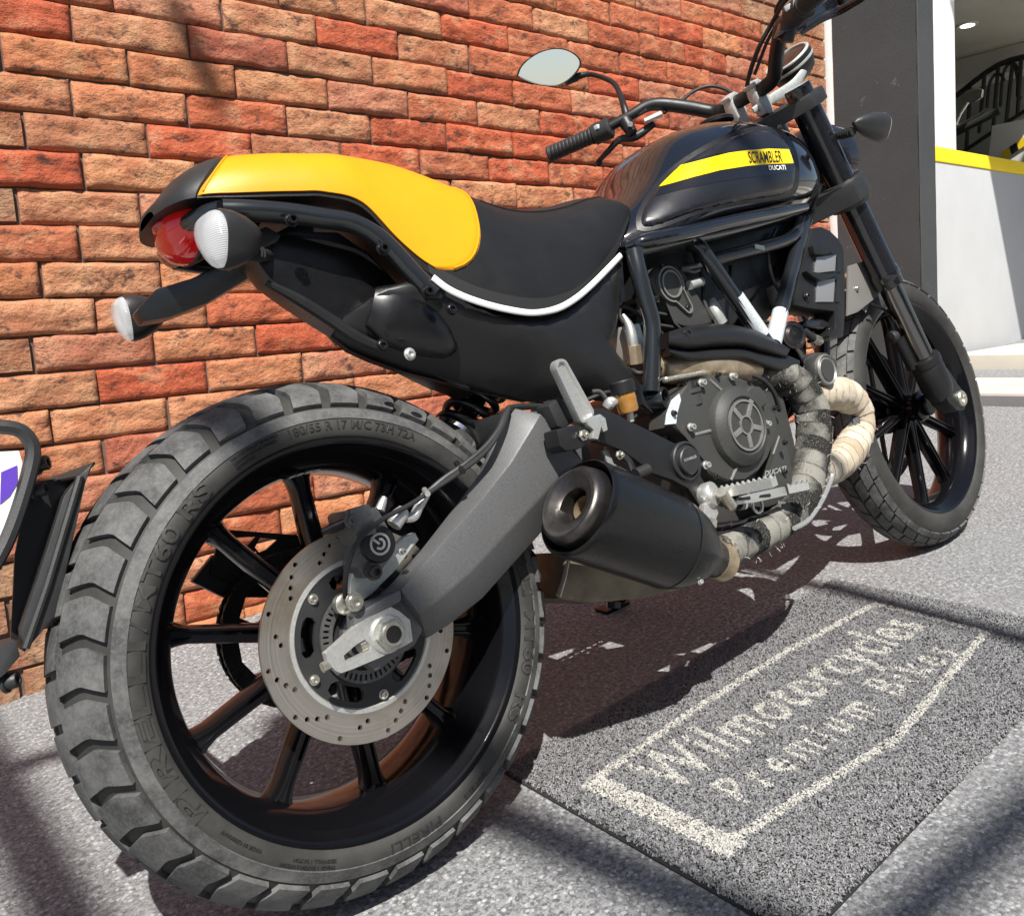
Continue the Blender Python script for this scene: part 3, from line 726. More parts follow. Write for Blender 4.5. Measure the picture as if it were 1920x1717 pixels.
for i in range(len(path)-1):
    (x0, z0), (x1, z1) = path[i], path[i+1]; L = math.hypot(x1-x0, z1-z0)
    if L < .002: continue
    dx, dz = (x1-x0)/L, (z1-z0)/L; e = .0075
    for y in ((.092, .114) if i % 2 else (.0955, .1105)):
        ch.prism([(x0-dx*.005-dz*e*.75, y, z0-dz*.005+dx*e*.75), (x0-dx*.008, y, z0-dz*.008), (x0-dx*.005+dz*e*.75, y, z0-dz*.005-dx*e*.75), (x1+dx*.005+dz*e*.75, y, z1+dz*.005-dx*e*.75), (x1+dx*.008, y, z1+dz*.008), (x1+dx*.005-dz*e*.75, y, z1+dz*.005+dx*e*.75)], (0, .0022, 0))
    ch.cyl((x0, .090, z0), (x0, .117, z0), .0038, 8)
part('chain', ch, 'chain', rw, 30)

# front wheel
WBASE, RF = 1.4631, .313
ax_s = Vector((-math.sin(R_(24)), 0, math.cos(R_(24)))); base_s = Vector((WBASE+.112, 0, 0))
SM = Matrix.Rotation(STEER, 3, ax_s); A_F = Vector((WBASE, 0, RF)); FC = SM @ (A_F-base_s)+base_s
fwl = empty('front_wheel', bike, FC); fwl.rotation_euler = SM.to_euler()
TF = Tyre([(0, .3085), (.016, .3060), (.031, .2990), (.043, .2890), (.051, .2780), (.055, .2670), (.0545, .2570), (.051, .2480), (.046, .2420)])
part('tyre', tyre_body(TF, 220, 48), 'sidewall', fwl)
tr = M(); NF = 40; PA = 2*math.pi/NF
for k in range(NF):
    for sg in (-1, 1):
        for (s0, s1, o, sl_) in ((.0018, .0195, 0, 2.2), (.0215, .0385, .5, 2.6), (.0405, .0530, 0.1, 1.0)):
            lo, hi = sorted((sg*s0, sg*s1)); a0 = (k+o+(.25 if sg < 0 else 0))*PA
            f = lambda s_, sl_=sl_, s0=s0: -sl_*(abs(s_)-s0)
            block(tr, TF, lo, hi, a0+.010, a0+PA-.014, f, .0045, 3, 3)
part('tread', tr, 'rubber', fwl, 30)
rim = M(); half = [(.240, -.040), (.2465, -.0450), (.2445, -.0480), (.2400, -.0475), (.2360, -.045), (.2330, -.041), (.2270, -.037), (.2180, -.026), (.2140, -.01), (.2140, .01), (.2180, .026), (.2270, .037), (.2330, .041), (.2400, .0475), (.2465, .045), (.240, .040)]
rim.lathe(half, seg=120); part('rim', rim, 'wheel', fwl, 40)
for k in range(10): part('spoke', spoke_mesh(.030, .219, 0, .0098, .0085, .015, R_(36*k+10)), 'wheel', fwl, 50)
part('hub', M().lathe([(0, -.062), (.022, -.062), (.024, -.058), (.024, -.046), (.033, -.043), (.034, -.034), (.028, -.03), (.028, .03), (.034, .034), (.05, .045), (.05, .055), (0, .055)], seg=40), 'wheel', fwl)
hh = [circle2(0, 0, .118, 60)]
for g in range(36):
    a = 2*math.pi*g/36; r = (.128, .138, .147)[g % 3]; hh.append(circle2(r*math.cos(a), r*math.sin(a), .0034, 10))
part('brake_disc', M().plate(circle2(0, 0, .160, 90), hh, lambda x, z, t: (x, .066+.005*t, z), 0), 'steel_dark', fwl, 30)
for k in range(6):
    part('disc_arm', spoke_mesh(.045, .121, .066, .007, .007, .004, R_(60*k+20)), 'wheel', fwl, 40)

def bevel_all(m, off, seg=2, ang=20):
    bm = bmesh.new(); me = m.mesh('tmp'); bm.from_mesh(me); bmesh.ops.bevel(bm, geom=[e for e in bm.edges if e.calc_face_angle(0) > R_(ang)], offset=off, segments=seg, affect='EDGES', profile=.6, clamp_overlap=True)
    o = M(); bm.verts.index_update(); o.add([q.co for q in bm.verts], [[q.index for q in f.verts] for f in bm.faces]); bm.free(); D.meshes.remove(me); return o

# ---------------------------------------------------------------- seat
ZT = [(-.092, .850), (-.080, .860), (-.060, .879), (-.02, .8985), (.035, .9041), (.1, .9035), (.15, .9045), (.2, .898), (.24, .887), (.31, .857), (.37, .832), (.43, .8215), (.5, .8237), (.56, .8325), (.6, .8319), (.635, .8151), (.655, .785)]
ZB = [(-.092, .840), (-.06, .838), (-.02, .832), (.05, .827), (.08, .824), (.125, .806), (.16, .752), (.19, .716), (.25, .672), (.33, .646), (.40, .650), (.47, .676), (.55, .725), (.61, .775), (.655, .805)]
SWD = [(-.092, .030), (-.085, .060), (-.070, .084), (-.03, .104), (.05, .117), (.15, .127), (.25, .140), (.33, .146), (.42, .141), (.50, .127), (.58, .108), (.63, .088), (.655, .055)]
def seat_pt(x, th, lift=0.0):
    w, zt, zb = lin(x, SWD)+lift, lin(x, ZT)+lift, lin(x, ZB); c, s_ = math.cos(th), math.sin(th)
    return Vector((x, -math.copysign(abs(c)**.80, c)*w, zb+(zt-zb)*abs(s_)**.86))
def xr(th): return -.060+.066*math.sin(th)**1.5
def xf(th): return lin(math.sin(th), [(0, .184), (.10, .226), (.22, .258), (.38, .280), (.6, .297), (.8, .310), (1, .317)])
def seat_piece(fa, fb, lift, nx=40, nth=48, t0=0.0):
    m = M(); rings = []
    for i in range(nx+1):
        r = []
        for j in range(nth+1):
            th = t0+(math.pi-2*t0)*j/nth; a, b = fa(th), fb(th); x = a+(b-a)*i/nx
            e = (nx-i if fa(1.0) < -.08 else min(i, nx-i))/nx; l = lift*(1-.9*max(0, 1-e/.02)**2)
            r.append(seat_pt(x, th, l))
        rings.append(r)
    m.loft(rings, True, True); return m
seat = empty('seat', bike)
sb = seat_piece(lambda t: -.092, lambda t: .655, 0, 90); 
part('seat_base', sb, 'vinyl', seat, 60)
part('yellow_cover', seat_piece(xr, xf, .0028, 60, 48, .045), 'yellow', seat, 60)['label'] = 'yellow stitched rear seat cover'
part('tail_cap', seat_piece(lambda t: -.092, lambda t: xr(t)-.001, .0035, 16), 'plastic_grey', seat, 60)
part('seam', M().tube([seat_pt(xf(math.pi*k/60)-.0035, math.pi*k/60, .0030) for k in range(2, 59)], .0013, 6), 'yellow', seat)
part('seam', M().tube([seat_pt(xr(math.pi*k/60)+.0035, math.pi*k/60, .0030) for k in range(2, 59)], .0013, 6), 'yellow', seat)
for sgn in (0, 1): part('seat_welt', M().tube([seat_pt(x, (math.pi-1.02 if sgn else 1.02), .0003) for x in [.335+.0075*k for k in range(38)]], .0014, 6), 'vinyl', seat)
part('seat_skirt', M().loft([[seat_pt(x, t, .001) for t in (0, .06)]+[seat_pt(x, math.pi-t, .001) for t in (.06, 0)] for x in [.19+.01*k for k in range(43)]], True, True), 'rubber_black', seat, 60)

# ---------------------------------------------------------------- tank
TT = [(.565, .753), (.6, .786), (.645, .814), (.7, .854), (.78, .922), (.87, .9494), (.96, .956), (1.05, .9514), (1.12, .9471), (1.17, .939), (1.2, .9245), (1.212, .908)]
TB = [(.565, .728), (.62, .712), (.70, .713), (.80, .725), (.90, .737), (1.0, .748), (1.08, .757), (1.15, .775), (1.20, .82), (1.212, .85)]
TW = [(.565, .085), (.60, .108), (.65, .134), (.70, .150), (.78, .166), (.87, .174), (.96, .174), (1.03, .166), (1.09, .150), (1.15, .118), (1.19, .075), (1.212, .03)]
def tank_pt(x, th):
    w, zt, zb = lin(x, TW), lin(x, TT), lin(x, TB); c, s_ = math.cos(th), math.sin(th)
    zz = zb+(zt-zb)*(.5+.5*math.sin(th)) if False else None
    e = .72; y = -math.copysign(abs(c)**e, c)*w; z = (zb+(zt-zb)*.30) + (math.copysign(abs(s_)**.95, s_)*((zt-zb)*.70 if s_ > 0 else (zt-zb)*.30))
    return Vector((x, y, z))
tk = empty('fuel_tank', bike); tm = M()
xs = [.565+.647*(k/70) for k in range(71)]
tm.loft([[tank_pt(x, 2*math.pi*j/72) for j in range(72)] for x in xs], True, True)
tank = part('tank_shell', tm, 'tank', tk, 60); TKB = bvh_of(tank)
po = smooth2([(1204, 424), (1203, 408), (1214, 383), (1236, 352), (1275, 314), (1325, 282), (1375, 258), (1420, 247), (1455, 254), (1478, 276), (1488, 308), (1487, 342), (1476, 360), (1440, 369), (1380, 378), (1310, 394), (1255, 414), (1220, 425)], 4)
pm = patch(TKB, po, .0052, .002, 6, 6); pnl = part('side_panel', pm, 'panel', tk, 50)
gr_o = smooth2([(1194, 432), (1193, 408), (1206, 378), (1230, 343), (1270, 306), (1322, 273), (1374, 249), (1422, 238), (1462, 246), (1487, 272), (1497, 308), (1496, 348), (1482, 368), (1440, 377), (1380, 386), (1310, 402), (1255, 423), (1215, 434)], 4)
part('panel_recess', patch(TKB, gr_o, .0012, .001, 7), 'plastic', tk, 50)
PNB = bvh_of(pnl)
film = [(1229, 368), (1240, 350), (1275, 311), (1330, 291), (1400, 280), (1480, 279), (1488, 307), (1486, 322), (1420, 331), (1350, 341), (1290, 353)]
part('clear_film', patch(PNB, film, .0006, .0, 7), 'gloss', tk, 50)
part('yellow_stripe', patch(PNB, [(1236, 351), (1255, 332), (1277, 311), (1300, 305), (1330, 297), (1365, 288), (1400, 283), (1440, 280), (1478, 281), (1483, 293), (1487, 307), (1450, 308), (1400, 312), (1350, 320), (1300, 333), (1262, 344)], .0014, .0, 5), 'yellow_gloss', tk, 50)
def decal_text(name, bvh, txt, a, b, up_px, lift, mat_, bold=0.0, sp=1.0, parent=tk, slant=0.0):
    V, F = text_mesh(txt, 1.0, 0, bold, sp); x0, x1 = min(p.x for p in V), max(p.x for p in V); m = M(); out = []
    for p in V:
        t = (p.x-x0)/(x1-x0); u = a[0]+(b[0]-a[0])*t+up_px[0]*(p.y/.72); v = a[1]+(b[1]-a[1])*t+up_px[1]*(p.y/.72); out.append(on(bvh, u, v, lift))
    m.add(out, F); return part(name, m, mat_, parent, None)
decal_text('scrambler_lettering', PNB, 'SCRAMBLER', (1404, 307), (1466, 305), (-4, -22), .0024, 'decal', .006)
decal_text('brand_lettering', PNB, 'DUCATI', (1441, 320), (1472, 319), (-2, -8.5), .0022, 'white', .02)
part('lower_rail', M().tube([P(1172, 462, -.128), P(1215, 452, -.150), P(1290, 436, -.160), P(1380, 415, -.160), P(1460, 399, -.155), P(1510, 388, -.150)], [.006, .012, .012, .012, .011, .008], 12, spl=6), 'tank', tk, 60)
part('filler_cap', M().lathe([(.036, 0), (.036, .006), (.030, .010), (0, .011)], (1.03, 0, .978), (0, 0, 1), 32), 'satin', tk)

# ---------------------------------------------------------------- tail frame, side covers, undertray
def mirror_pts(pts): return [Vector((p.x, -p.y, p.z)) for p in pts]
rail = [P(418, 394, -.098), P(470, 395, -.106), P(540, 400, -.112), P(603, 409, -.117), P(658, 418, -.120), P(703, 441, -.123), P(738, 472, -.126), P(765, 502, -.129), P(812, 552, -.134)]
rl = empty('tail_frame', bike)
part('seat_rail', M().tube(rail, .0125, 16, spl=6), 'frame', rl, 60); part('seat_rail', M().tube(mirror_pts(rail), .0125, 12, spl=6), 'frame', rl, 60)
lp = [Vector((rail[0].x, rail[0].y, rail[0].z))]; part('rear_hoop', M().tube([rail[0], Vector((-.055, -.07, rail[0].z+.002)), Vector((-.065, 0, rail[0].z+.003)), Vector((-.055, .07, rail[0].z+.002)), Vector((rail[0].x, -rail[0].y, rail[0].z))], .0115, 12, spl=6), 'frame', rl, 60)
for (u, v, y) in ((545, 414, -.126), (716, 468, -.138), (800, 548, -.148)): bolt('rail_bolt', P(u, v, y), .0062, rl, 'satin', hexa=False, h=.008)
# undertray between the rails
ut = M(); prof_ = [P(455, 470, -.07), P(545, 430, -.085), P(640, 430, -.09), P(705, 470, -.095), P(770, 540, -.10), P(840, 640, -.10), P(905, 735, -.10), P(860, 715, -.10), P(770, 670, -.10), P(680, 630, -.09), P(620, 595, -.085), P(560, 560, -.08), P(500, 528, -.07)]
for p in prof_: pass
ut.prism([Vector((p.x, -.082, p.z)) for p in prof_], (0, .05, 0), .006); part('undertray', ut, 'muffler', rl, 40)  # deeper black puts the seat's shade into the colour
part('plastic_fold', M().tube([P(500, 530, -.085), P(560, 562, -.088), P(620, 600, -.09), P(668, 632, -.095), P(720, 655, -.10)], [.004, .007, .008, .008, .006], 8, spl=4), 'plastic', rl)
yl = M().box(P(612, 590, .02), (.03, .02, .012), bev=.002); part('tie_tag', yl, 'yellow_gloss', rl)
# side cover
sc_o = [(800, 517), (835, 540), (900, 575), (960, 592), (1020, 594), (1062, 583), (1100, 558), (1140, 518), (1168, 482), (1177, 490), (1172, 560), (1164, 610), (1150, 640), (1170, 668), (1198, 702), (1216, 728), (1212, 748), (1170, 742), (1120, 735), (1080, 742), (1020, 742), (940, 722), (870, 702), (800, 684), (735, 660), (690, 640), (655, 612), (680, 575), (735, 535), (770, 525)]
def side_cover(sgn):
    m = M(); nn = dense([(float(a), float(b)) for a, b in sc_o], 22); poly = [P(u, v, -.135) for u, v in nn]
    pts = [Vector((p.x, p.z)) for p in poly]; n0 = len(pts); xs_ = [p.x for p in pts]; zs_ = [p.y for p in pts]; g = []
    x = min(xs_)
    while x < max(xs_):
        z = min(zs_)
        while z < max(zs_): g.append(Vector((x, z))); z += .014
        x += .014
    vo, eo, fo, *_ = geometry.delaunay_2d_cdt(pts+g, [(i, (i+1) % n0) for i in range(n0)], [], 1, 1e-6)
    bnd = {}
    for f in fo:
        for i in range(3): e = (f[i], f[(i+1) % 3]); k = tuple(sorted(e)); bnd[k] = None if k in bnd else e
    be = [e for e in bnd.values() if e]; bv = [vo[i] for i in {i for e in be for i in e}]
    A_, B2, C_ = [Vector((q.x, q.z)) for q in (P(985, 618, -.135), P(1216, 742, -.135), P(770, 540, -.135))]
    def below(p, a, b): d_ = (b-a).normalized(); return max(0, d_.x*(a.y-p.y)+d_.y*(p.x-a.x))
    def yo(p):
        d = min((p-q).length for q in bv); bow = .007*min(1, d/.018)**.6
        k = below(p, A_, B2) if p.x > A_.x else below(p, C_, A_)
        return sgn*(.124+bow+.006*math.sin(max(0, min(1, (p.x-.05)/.5))*math.pi)-min(.075, .62*k))
    use = sorted({i for f in fo for i in f}); ix = {}
    for i in use: ix[i] = len(m.v); m.v.append((vo[i].x, yo(vo[i]), vo[i].y))
    m.f += [tuple(ix[i] for i in f) for f in fo]; lo = {}
    for e in be:
        for i in e:
            if i not in lo: lo[i] = len(m.v); m.v.append((vo[i].x, sgn*.085, vo[i].y))
    m.f += [(ix[a], lo[a], lo[b], ix[b]) for a, b in be]; return m
for sgn in (-1,): 
    scv = part('side_cover', side_cover(sgn), 'plastic', bike, 45)
    if sgn < 0: SCB = bvh_of(scv)
part('air_box', M().tube([P(695, 575, -.105), P(740, 590, -.112), P(790, 618, -.116), P(835, 645, -.116), P(855, 652, -.112)], [.026, .040, .035, .020, .006], 20, flat=.40, upv=(0, 0, 1), spl=6), 'muffler', bike, 60)  # shade of the seat overhang painted in with the deeper black
part('seat_pan', M().prism([P(u, v, -.105) for u, v in ((800, 505), (900, 540), (1020, 560), (1110, 510), (1166, 470), (1172, 560), (1060, 640), (950, 640), (850, 600))], (0, .21, 0)), 'muffler', bike, 30)
ws_px = [(812, 520), (838, 540), (870, 556), (910, 570), (950, 580), (990, 586), (1022, 584), (1052, 576), (1082, 558), (1110, 534), (1140, 504), (1164, 479)]
wsm = M(); wp = catmull([P(u, v, -.146+.010*max(0, (u-1050)/120)) for u, v in ws_px], 5)
wsm.tube(wp, .0047, 8, flat=.5, upv=(0, 0, 1)); part('white_trim', wsm, 'white', bike, 60)
part('seat_bracket', M().prism([P(770, 500, -.14), P(785, 498, -.14), P(815, 522, -.14), P(838, 545, -.14), P(828, 560, -.14), P(806, 560, -.14), P(790, 535, -.14)], (0, .012, 0), .002), 'plastic', bike)
bolt('cover_fastener', P(768, 664, -.14), .006, bike, 'alu', hexa=False, h=.004)
bolt('cover_fastener', P(716, 648, -.135), .006, bike, 'satin', hexa=False, h=.004)
bolt('cover_fastener', P(846, 580, -.148), .006, bike, 'satin', hexa=False, h=.004)

# ---------------------------------------------------------------- tail lamp and rear indicators
tl = empty('tail_light', bike)
def lamp_lens(cx, w, h, d, z, x0, yoff=0):
    m = M(); rings = []
    for i in range(13):
        t = i/12; rr_ = math.sqrt(max(0, 1-(t)**2))
        rings.append([(x0-d*t, yoff+w*rr_*math.cos(a), z+h*rr_*math.sin(a)) for a in [2*math.pi*j/28 for j in range(28)]])
    return m.loft(rings, True, True)
pc = P(342, 428, 0)
part('red_lens', lamp_lens(0, .062, .036, .034, .826, -.050), 'lamp_red', tl, 60)
part('red_lens_lower', lamp_lens(0, .036, .014, .0375, .836, -.050), 'lamp_red2', tl, 60)
part('lamp_housing', M().loft([[(x, w_*math.cos(a), .826+h_*math.sin(a)) for a in [2*math.pi*j/28 for j in range(28)]] for x, w_, h_ in ((.03, .04, .008), (-.03, .060, .030), (-.050, .064, .038), (-.053, .061, .035))]), 'plastic', tl, 50)
def indicator(name, c, ax, r, L, stalk, label, lens='lens', rot=0.0):
    """cone-shaped lamp: c centre of the lens rim, ax the way the lens looks"""
    e = empty(name, bike); e['label'] = label; ax = Vector(ax).normalized(); upx = Vector((0, 0, 1)); sd = ax.cross(upx).normalized(); u2 = sd.cross(ax)
    def ringp(d, k, kk=1.0):
        out = []
        for j in range(32):
            a = 2*math.pi*j/32; tri = 1+.10*math.cos(3*(a-math.pi/2+rot)+math.pi)
            out.append(c+ax*d+(sd*math.cos(a)+u2*math.sin(a)*1.12)*(r*k*tri))
        return out
    part('lens', M().loft([ringp(d, k) for d, k in ((-.0015, .96), (.002, .97), (.006, .93), (.0105, .80), (.0135, .58), (.015, .3), (.0155, .05))]), lens, e, 60)
    part('reflector', M().loft([ringp(d, k) for d, k in ((-.0025, .955), (-.008, .80), (-.014, .55), (-.018, .15))]), 'reflector', e, 60)
    part('bulb', M().lathe([(0, .0), (.006, .002), (.0075, .006), (.006, .009), (0, .0105)], c-ax*.0135, ax, 14), 'orange', e)
    part('shell', M().loft([ringp(d, k) for d, k in ((.001, 1.0), (-.003, 1.03), (-L*.3, .98), (-L*.6, .80), (-L*.85, .55), (-L, .30), (-L*1.05, .06))], True, False), 'plastic_grey', e, 60)
    part('stalk', M().tube(stalk, [.0075]*len(stalk), 12), 'rubber_black', e, 50)
    rib = M(); a, b = Vector(stalk[0]), Vector(stalk[1])
    for k in range(5): q = a.lerp(b, .15+.15*k); rib.tube([q, q+(b-a).normalized()*.003], .0098, 12)
    part('bellows', rib, 'rubber_black', e, 50); return e
cR = P(404, 446, -.150); cL = P(236, 595, .165)
def axis_px(c, u, v, y): return c-P(u, v, y)
indicator('turn_signal', cR, Vector((-1, -.20, .02)), .0275, .052, [P(455, 470, -.140), P(492, 478, -.095), P(520, 482, -.05)], 'right rear indicator beside the red tail light')
indicator('turn_signal', cL, Vector((-1, .0, -.05)), .0265, .050, [P(268, 590, .16), P(300, 566, .115), P(330, 556, .07)], 'left rear indicator against the bricks')
hd = M(); hd.loft([[Vector((q.x, y, q.z)) for q in (P(a, b, 0), P(c, d, 0))] + [Vector((q.x, y+.03, q.z)) for q in (P(c, d, 0), P(a, b, 0))] for (a, b, c, d, y) in ((286, 552, 300, 575, .075), (318, 516, 345, 572, .06), (380, 505, 405, 555, .035), (440, 478, 470, 520, .0), (520, 440, 540, 480, -.03), (560, 425, 560, 470, -.05))])
part('lamp_bracket', bevel_all(hd, .003), 'muffler', bike, 30)  # same deeper black, underseat shade put into the colour
part('lamp_bracket', M().prism([P(462, 440, -.09), P(500, 424, -.09), P(528, 440, -.09), P(522, 452, -.09), P(470, 478, -.09), P(440, 500, -.09), P(425, 498, -.09)], (0, .02, 0), .003), 'plastic_grey', bike)
# ---------------------------------------------------------------- low number-plate carrier behind the wheel
pcr = empty('plate_carrier', bike)
def quad_prism(px, ys, d, bev=.0015): return M().prism([P(u, v, y) for (u, v), y in zip(px, ys)], d, bev)
part('splash_guard', quad_prism([(176, 866), (160, 905), (108, 1150), (46, 1222), (40, 1180), (120, 930), (150, 890)], [-.02]*7, (.004, .13, 0)), 'plastic_grey', pcr)
part('guard_flange', quad_prism([(178, 864), (150, 890), (66, 908), (100, 893)], [-.02, -.02, .05, .06], (0, .004, -.004)), 'plastic_grey', pcr)
part('guard_edge', M().tube([P(150, 893, -.022), P(118, 1000, -.022), P(88, 1100, -.022), P(48, 1215, -.022)], .004, 8), 'plastic_grey', pcr)
part('plate_frame', M().tube([P(-30, 800, -.03), P(20, 802, -.03), P(48, 815, -.03), P(62, 852, -.03), P(40, 940, -.03), P(10, 1020, -.03), P(-30, 1090, -.03)], .0075, 8, spl=5), 'plastic_grey', pcr)
part('plate', quad_prism([(-60, 850), (35, 845), (42, 868), (14, 985), (-30, 1080), (-60, 1090)], [-.03]*6, (.003, .16, 0), 0), 'white', pcr)
MT['violet'] = simple('violet_print', (.09, .04, .36), .4)
part('plate_print', quad_prism([(2, 885), (32, 872), (33, 905), (18, 930), (0, 945)], [-.0312]*5, (0, .003, 0), 0), 'violet', pcr)
part('guard_inner', M().prism([P(u, v, .02) for u, v in ((66, 902), (140, 893), (44, 1190), (20, 1208), (28, 1040), (50, 932))], (0, .006, 0)), 'decal', pcr)
part('plate_bracket', quad_prism([(-20, 1215), (30, 1200), (38, 1230), (10, 1262), (-20, 1290)], [-.02]*5, (0, .06, 0)), 'plastic_grey', pcr)
for (u, v) in ((66, 872), (62, 920), (8, 1280)): bolt('rubber_stop', P(u, v, -.005), .008, pcr, 'plastic_grey', ax=(1, -.6, 0), h=.012, hexa=False)
# its arm seen through the spokes, cut out in triangles
def arm_plate(y):
    o = [(416, 992), (520, 1000), (620, 1008), (660, 1070), (600, 1120), (470, 1108), (395, 1075), (405, 1030)]; o = [P(u, v, y) for u, v in o]
    hs = [[(440, 1008), (480, 1006), (455, 1032)], [(488, 1008), (520, 1012), (500, 1030), (486, 1036), (478, 1026)], [(466, 1034), (482, 1034), (482, 1046)]]
    return M().plate([(p.x, p.z) for p in o], [[(q.x, q.z) for q in (P(u, v, y) for u, v in h)] for h in hs], lambda x, z, t: (x, y+.005*t, z), 0)
part('carrier_arm', arm_plate(.120), 'plastic', pcr, 30)
part('chain_guard', quad_prism([(400, 1040), (600, 1060), (660, 1080), (660, 1110), (560, 1120), (420, 1120), (360, 1090)], [.125]*7, (0, .012, 0)), 'plastic', bike)

# ---------------------------------------------------------------- swingarm
sa = empty('swingarm', bike)
st_ = [((955, 762), (1015, 775), (1090, 862), (1110, 900)), ((938, 800), (1000, 800), (1060, 880), (1075, 925)), ((905, 880), (958, 868), (1012, 935), (1028, 985)), ((860, 940), (905, 934), (948, 1003), (962, 1058)), ((790, 1030), (836, 1010), (885, 1070), (905, 1122)), ((735, 1092), (775, 1080), (822, 1125), (842, 1172)), ((705, 1118), (752, 1105), (787, 1152), (800, 1198))]
rings = []
for (t, r, e, b_) in st_:
    rings.append([P(*t, -.118), P(*r, -.150), P(*e, -.152), P(*b_, -.128), P(*b_, -.128)+Vector((0, .028, .01)), P(*t, -.118)+Vector((0, .02, -.012))])
arm = M(); arm.loft(rings, True, True)
part('arm', bevel_all(arm, .003), 'swing', sa, 30)
part('upper_prong', bevel_all(M().loft([[P(705, 1118, -.118), P(752, 1105, -.150), P(753, 1126, -.152), P(715, 1145, -.130)], [P(672, 1130, -.120), P(700, 1132, -.148), P(702, 1152, -.149), P(680, 1168, -.130)], [P(648, 1153, -.122), P(663, 1155, -.142), P(664, 1174, -.142), P(650, 1186, -.130)]]), .002), 'swing', sa, 30)
part('axle_plate', M().prism([P(u, v, -.138) for u, v in ((705, 1140), (749, 1124), (786, 1152), (793, 1182), (778, 1210), (704, 1258), (688, 1244), (700, 1225))], (0, .022, 0), .003), 'swing', sa, 30)
part('arm', bevel_all(M().loft([[Vector((p.x, -p.y, p.z)) for p in r] for r in rings], True, True), .003), 'swing', sa, 30)
part('pivot_yoke', M().prism([P(u, v, -.12) for u, v in ((940, 775), (1010, 770), (1090, 800), (1120, 880), (1090, 940), (1040, 905), (985, 850))], (0, .24, 0), .006), 'swing', sa, 30)
adj = [(606, 1224), (628, 1205), (662, 1174), (690, 1155), (728, 1137), (745, 1146), (764, 1162), (769, 1201), (752, 1211), (705, 1233), (660, 1252), (635, 1261), (624, 1256), (610, 1238)]
YA = -.142
adj3 = [P(u, v, YA) for u, v in adj]; slot3 = [P(u, v, YA) for u, v in ((640, 1228), (664, 1207), (680, 1198), (690, 1208), (691, 1218), (668, 1229), (643, 1239))]
part('chain_adjuster', M().plate([(p.x, p.z) for p in adj3], [[(p.x, p.z) for p in slot3]], lambda x, z, t: (x, YA-.006+.010*t, z), 0), 'alu', sa, 30)
AX = P(728, 1188, -.150)
part('adjuster_boss', M().lathe([(.0215, .0), (.0215, .004), (.0195, .006), (.0, .006)], (AX.x, YA-.004, AX.z), (0, -1, 0), 40), 'alu', sa)
nut = M().lathe([(.0175, 0), (.0175, .009), (.0160, .011), (.0105, .011), (.0098, .004), (.0092, -.10)], (AX.x, YA-.008, AX.z), (0, -1, 0), 6); nut.lathe([(.0128, .010), (.0128, .0135), (.0098, .0135), (.0092, .0)], (AX.x, YA-.008, AX.z), (0, -1, 0), 32)
part('axle_nut', nut, 'zinc', sa, 30)
part('bore_shade_disc', M().lathe([(.0096, .0), (0, .0)], (AX.x, YA-.0205, AX.z), (0, -1, 0), 24), 'decal', sa)  # flat black disc stands in for the dark inside the bore
a_ = P(622, 1243, YA); b2_ = P(604, 1252, YA); part('adjuster_bolt', M().cyl(a_, b2_, .006, 6), 'zinc', sa); part('adjuster_bolt', M().cyl(P(672, 1212, YA+.004), P(700, 1198, YA+.004), .0085, 16), 'zinc', sa)

# ---------------------------------------------------------------- rear brake caliper
cl = empty('rear_caliper', bike)
part('bracket', M().prism([P(u, v, -.118) for u, v in ((664, 1064), (690, 1058), (716, 1040), (760, 1005), (779, 998), (786, 1012), (740, 1070), (700, 1112), (672, 1132), (655, 1122), (658, 1090))], (0, .012, 0), .002), 'alu_dull', cl)
cb_ = P(690, 985, -.112)
part('caliper_body', bevel_all(M().prism([P(u, v, -.140) for u, v in ((652, 962), (660, 955), (706, 950), (712, 958), (735, 1000), (738, 1040), (722, 1062), (706, 1082), (682, 1084), (672, 1060), (676, 1020), (660, 1000))], (0, .058, 0)), .004), 'caliper', cl, 30)
part('caliper_bridge', M().box(P(676, 978, -.146), (.026, .016, .034), bev=.003), 'caliper', cl)
pcn = P(707, 1020, -.140)
part('piston_cap', M().lathe([(.0215, 0), (.0215, .006), (.0200, .0085), (.0175, .0092), (0, .0092)], (pcn.x, -.138, pcn.z), (0, -1, 0), 40), 'plastic', cl)
yb = -.1475; lg = M(); lg.plate(circle2(0, 0, .0128, 40), [circle2(0, 0, .0102, 40)], lambda x, z, t: (pcn.x+x, yb-.0004+.0008*t, pcn.z+z), 0)
ang = [R_(a) for a in range(-150, 95, 7)]
lg.plate([(.0068*math.cos(a), .0068*math.sin(a)) for a in ang]+[(.0040*math.cos(a), .0040*math.sin(a)) for a in reversed(ang)], [], lambda x, z, t: (pcn.x+x, yb-.0004+.0008*t, pcn.z+z), 0)
lg.prism([(pcn.x-.0102, yb-.0004, pcn.z+.0085), (pcn.x-.0080, yb-.0004, pcn.z+.0105), (pcn.x+.0002, yb-.0004, pcn.z+.0012), (pcn.x-.0016, yb-.0004, pcn.z-.0006)], (0, .0008, 0))
part('cap_emblem', lg, 'alu', cl, None)
for (u, v, r, mt_) in ((657, 976, .006, 'caliper'), (700, 1072, .0075, 'steel_dark'), (664, 1128, .008, 'zinc'), (752, 1034, .003, 'alu')): bolt('caliper_bolt', P(u, v, -.146), r, cl, mt_, h=.008, hexa=False)
part('bleed_nipple', M().tube([P(712, 956, -.13), P(718, 940, -.13), P(721, 932, -.13)], [.006, .005, .0035], 10), 'alu', cl)
part('slide_pin', M().tube([P(604, 998, -.118), P(625, 990, -.12), P(655, 976, -.124)], [.004, .006, .005], 10), 'steel_dark', cl)
part('banjo', M().tube([P(738, 985, -.14), P(750, 965, -.14), P(757, 955, -.14)], [.009, .010, .007], 12).tube([P(760, 972, -.14), P(776, 968, -.138), P(785, 950, -.136), P(798, 928, -.134)], [.005, .006, .006, .0055], 10, spl=4), 'alu', cl)
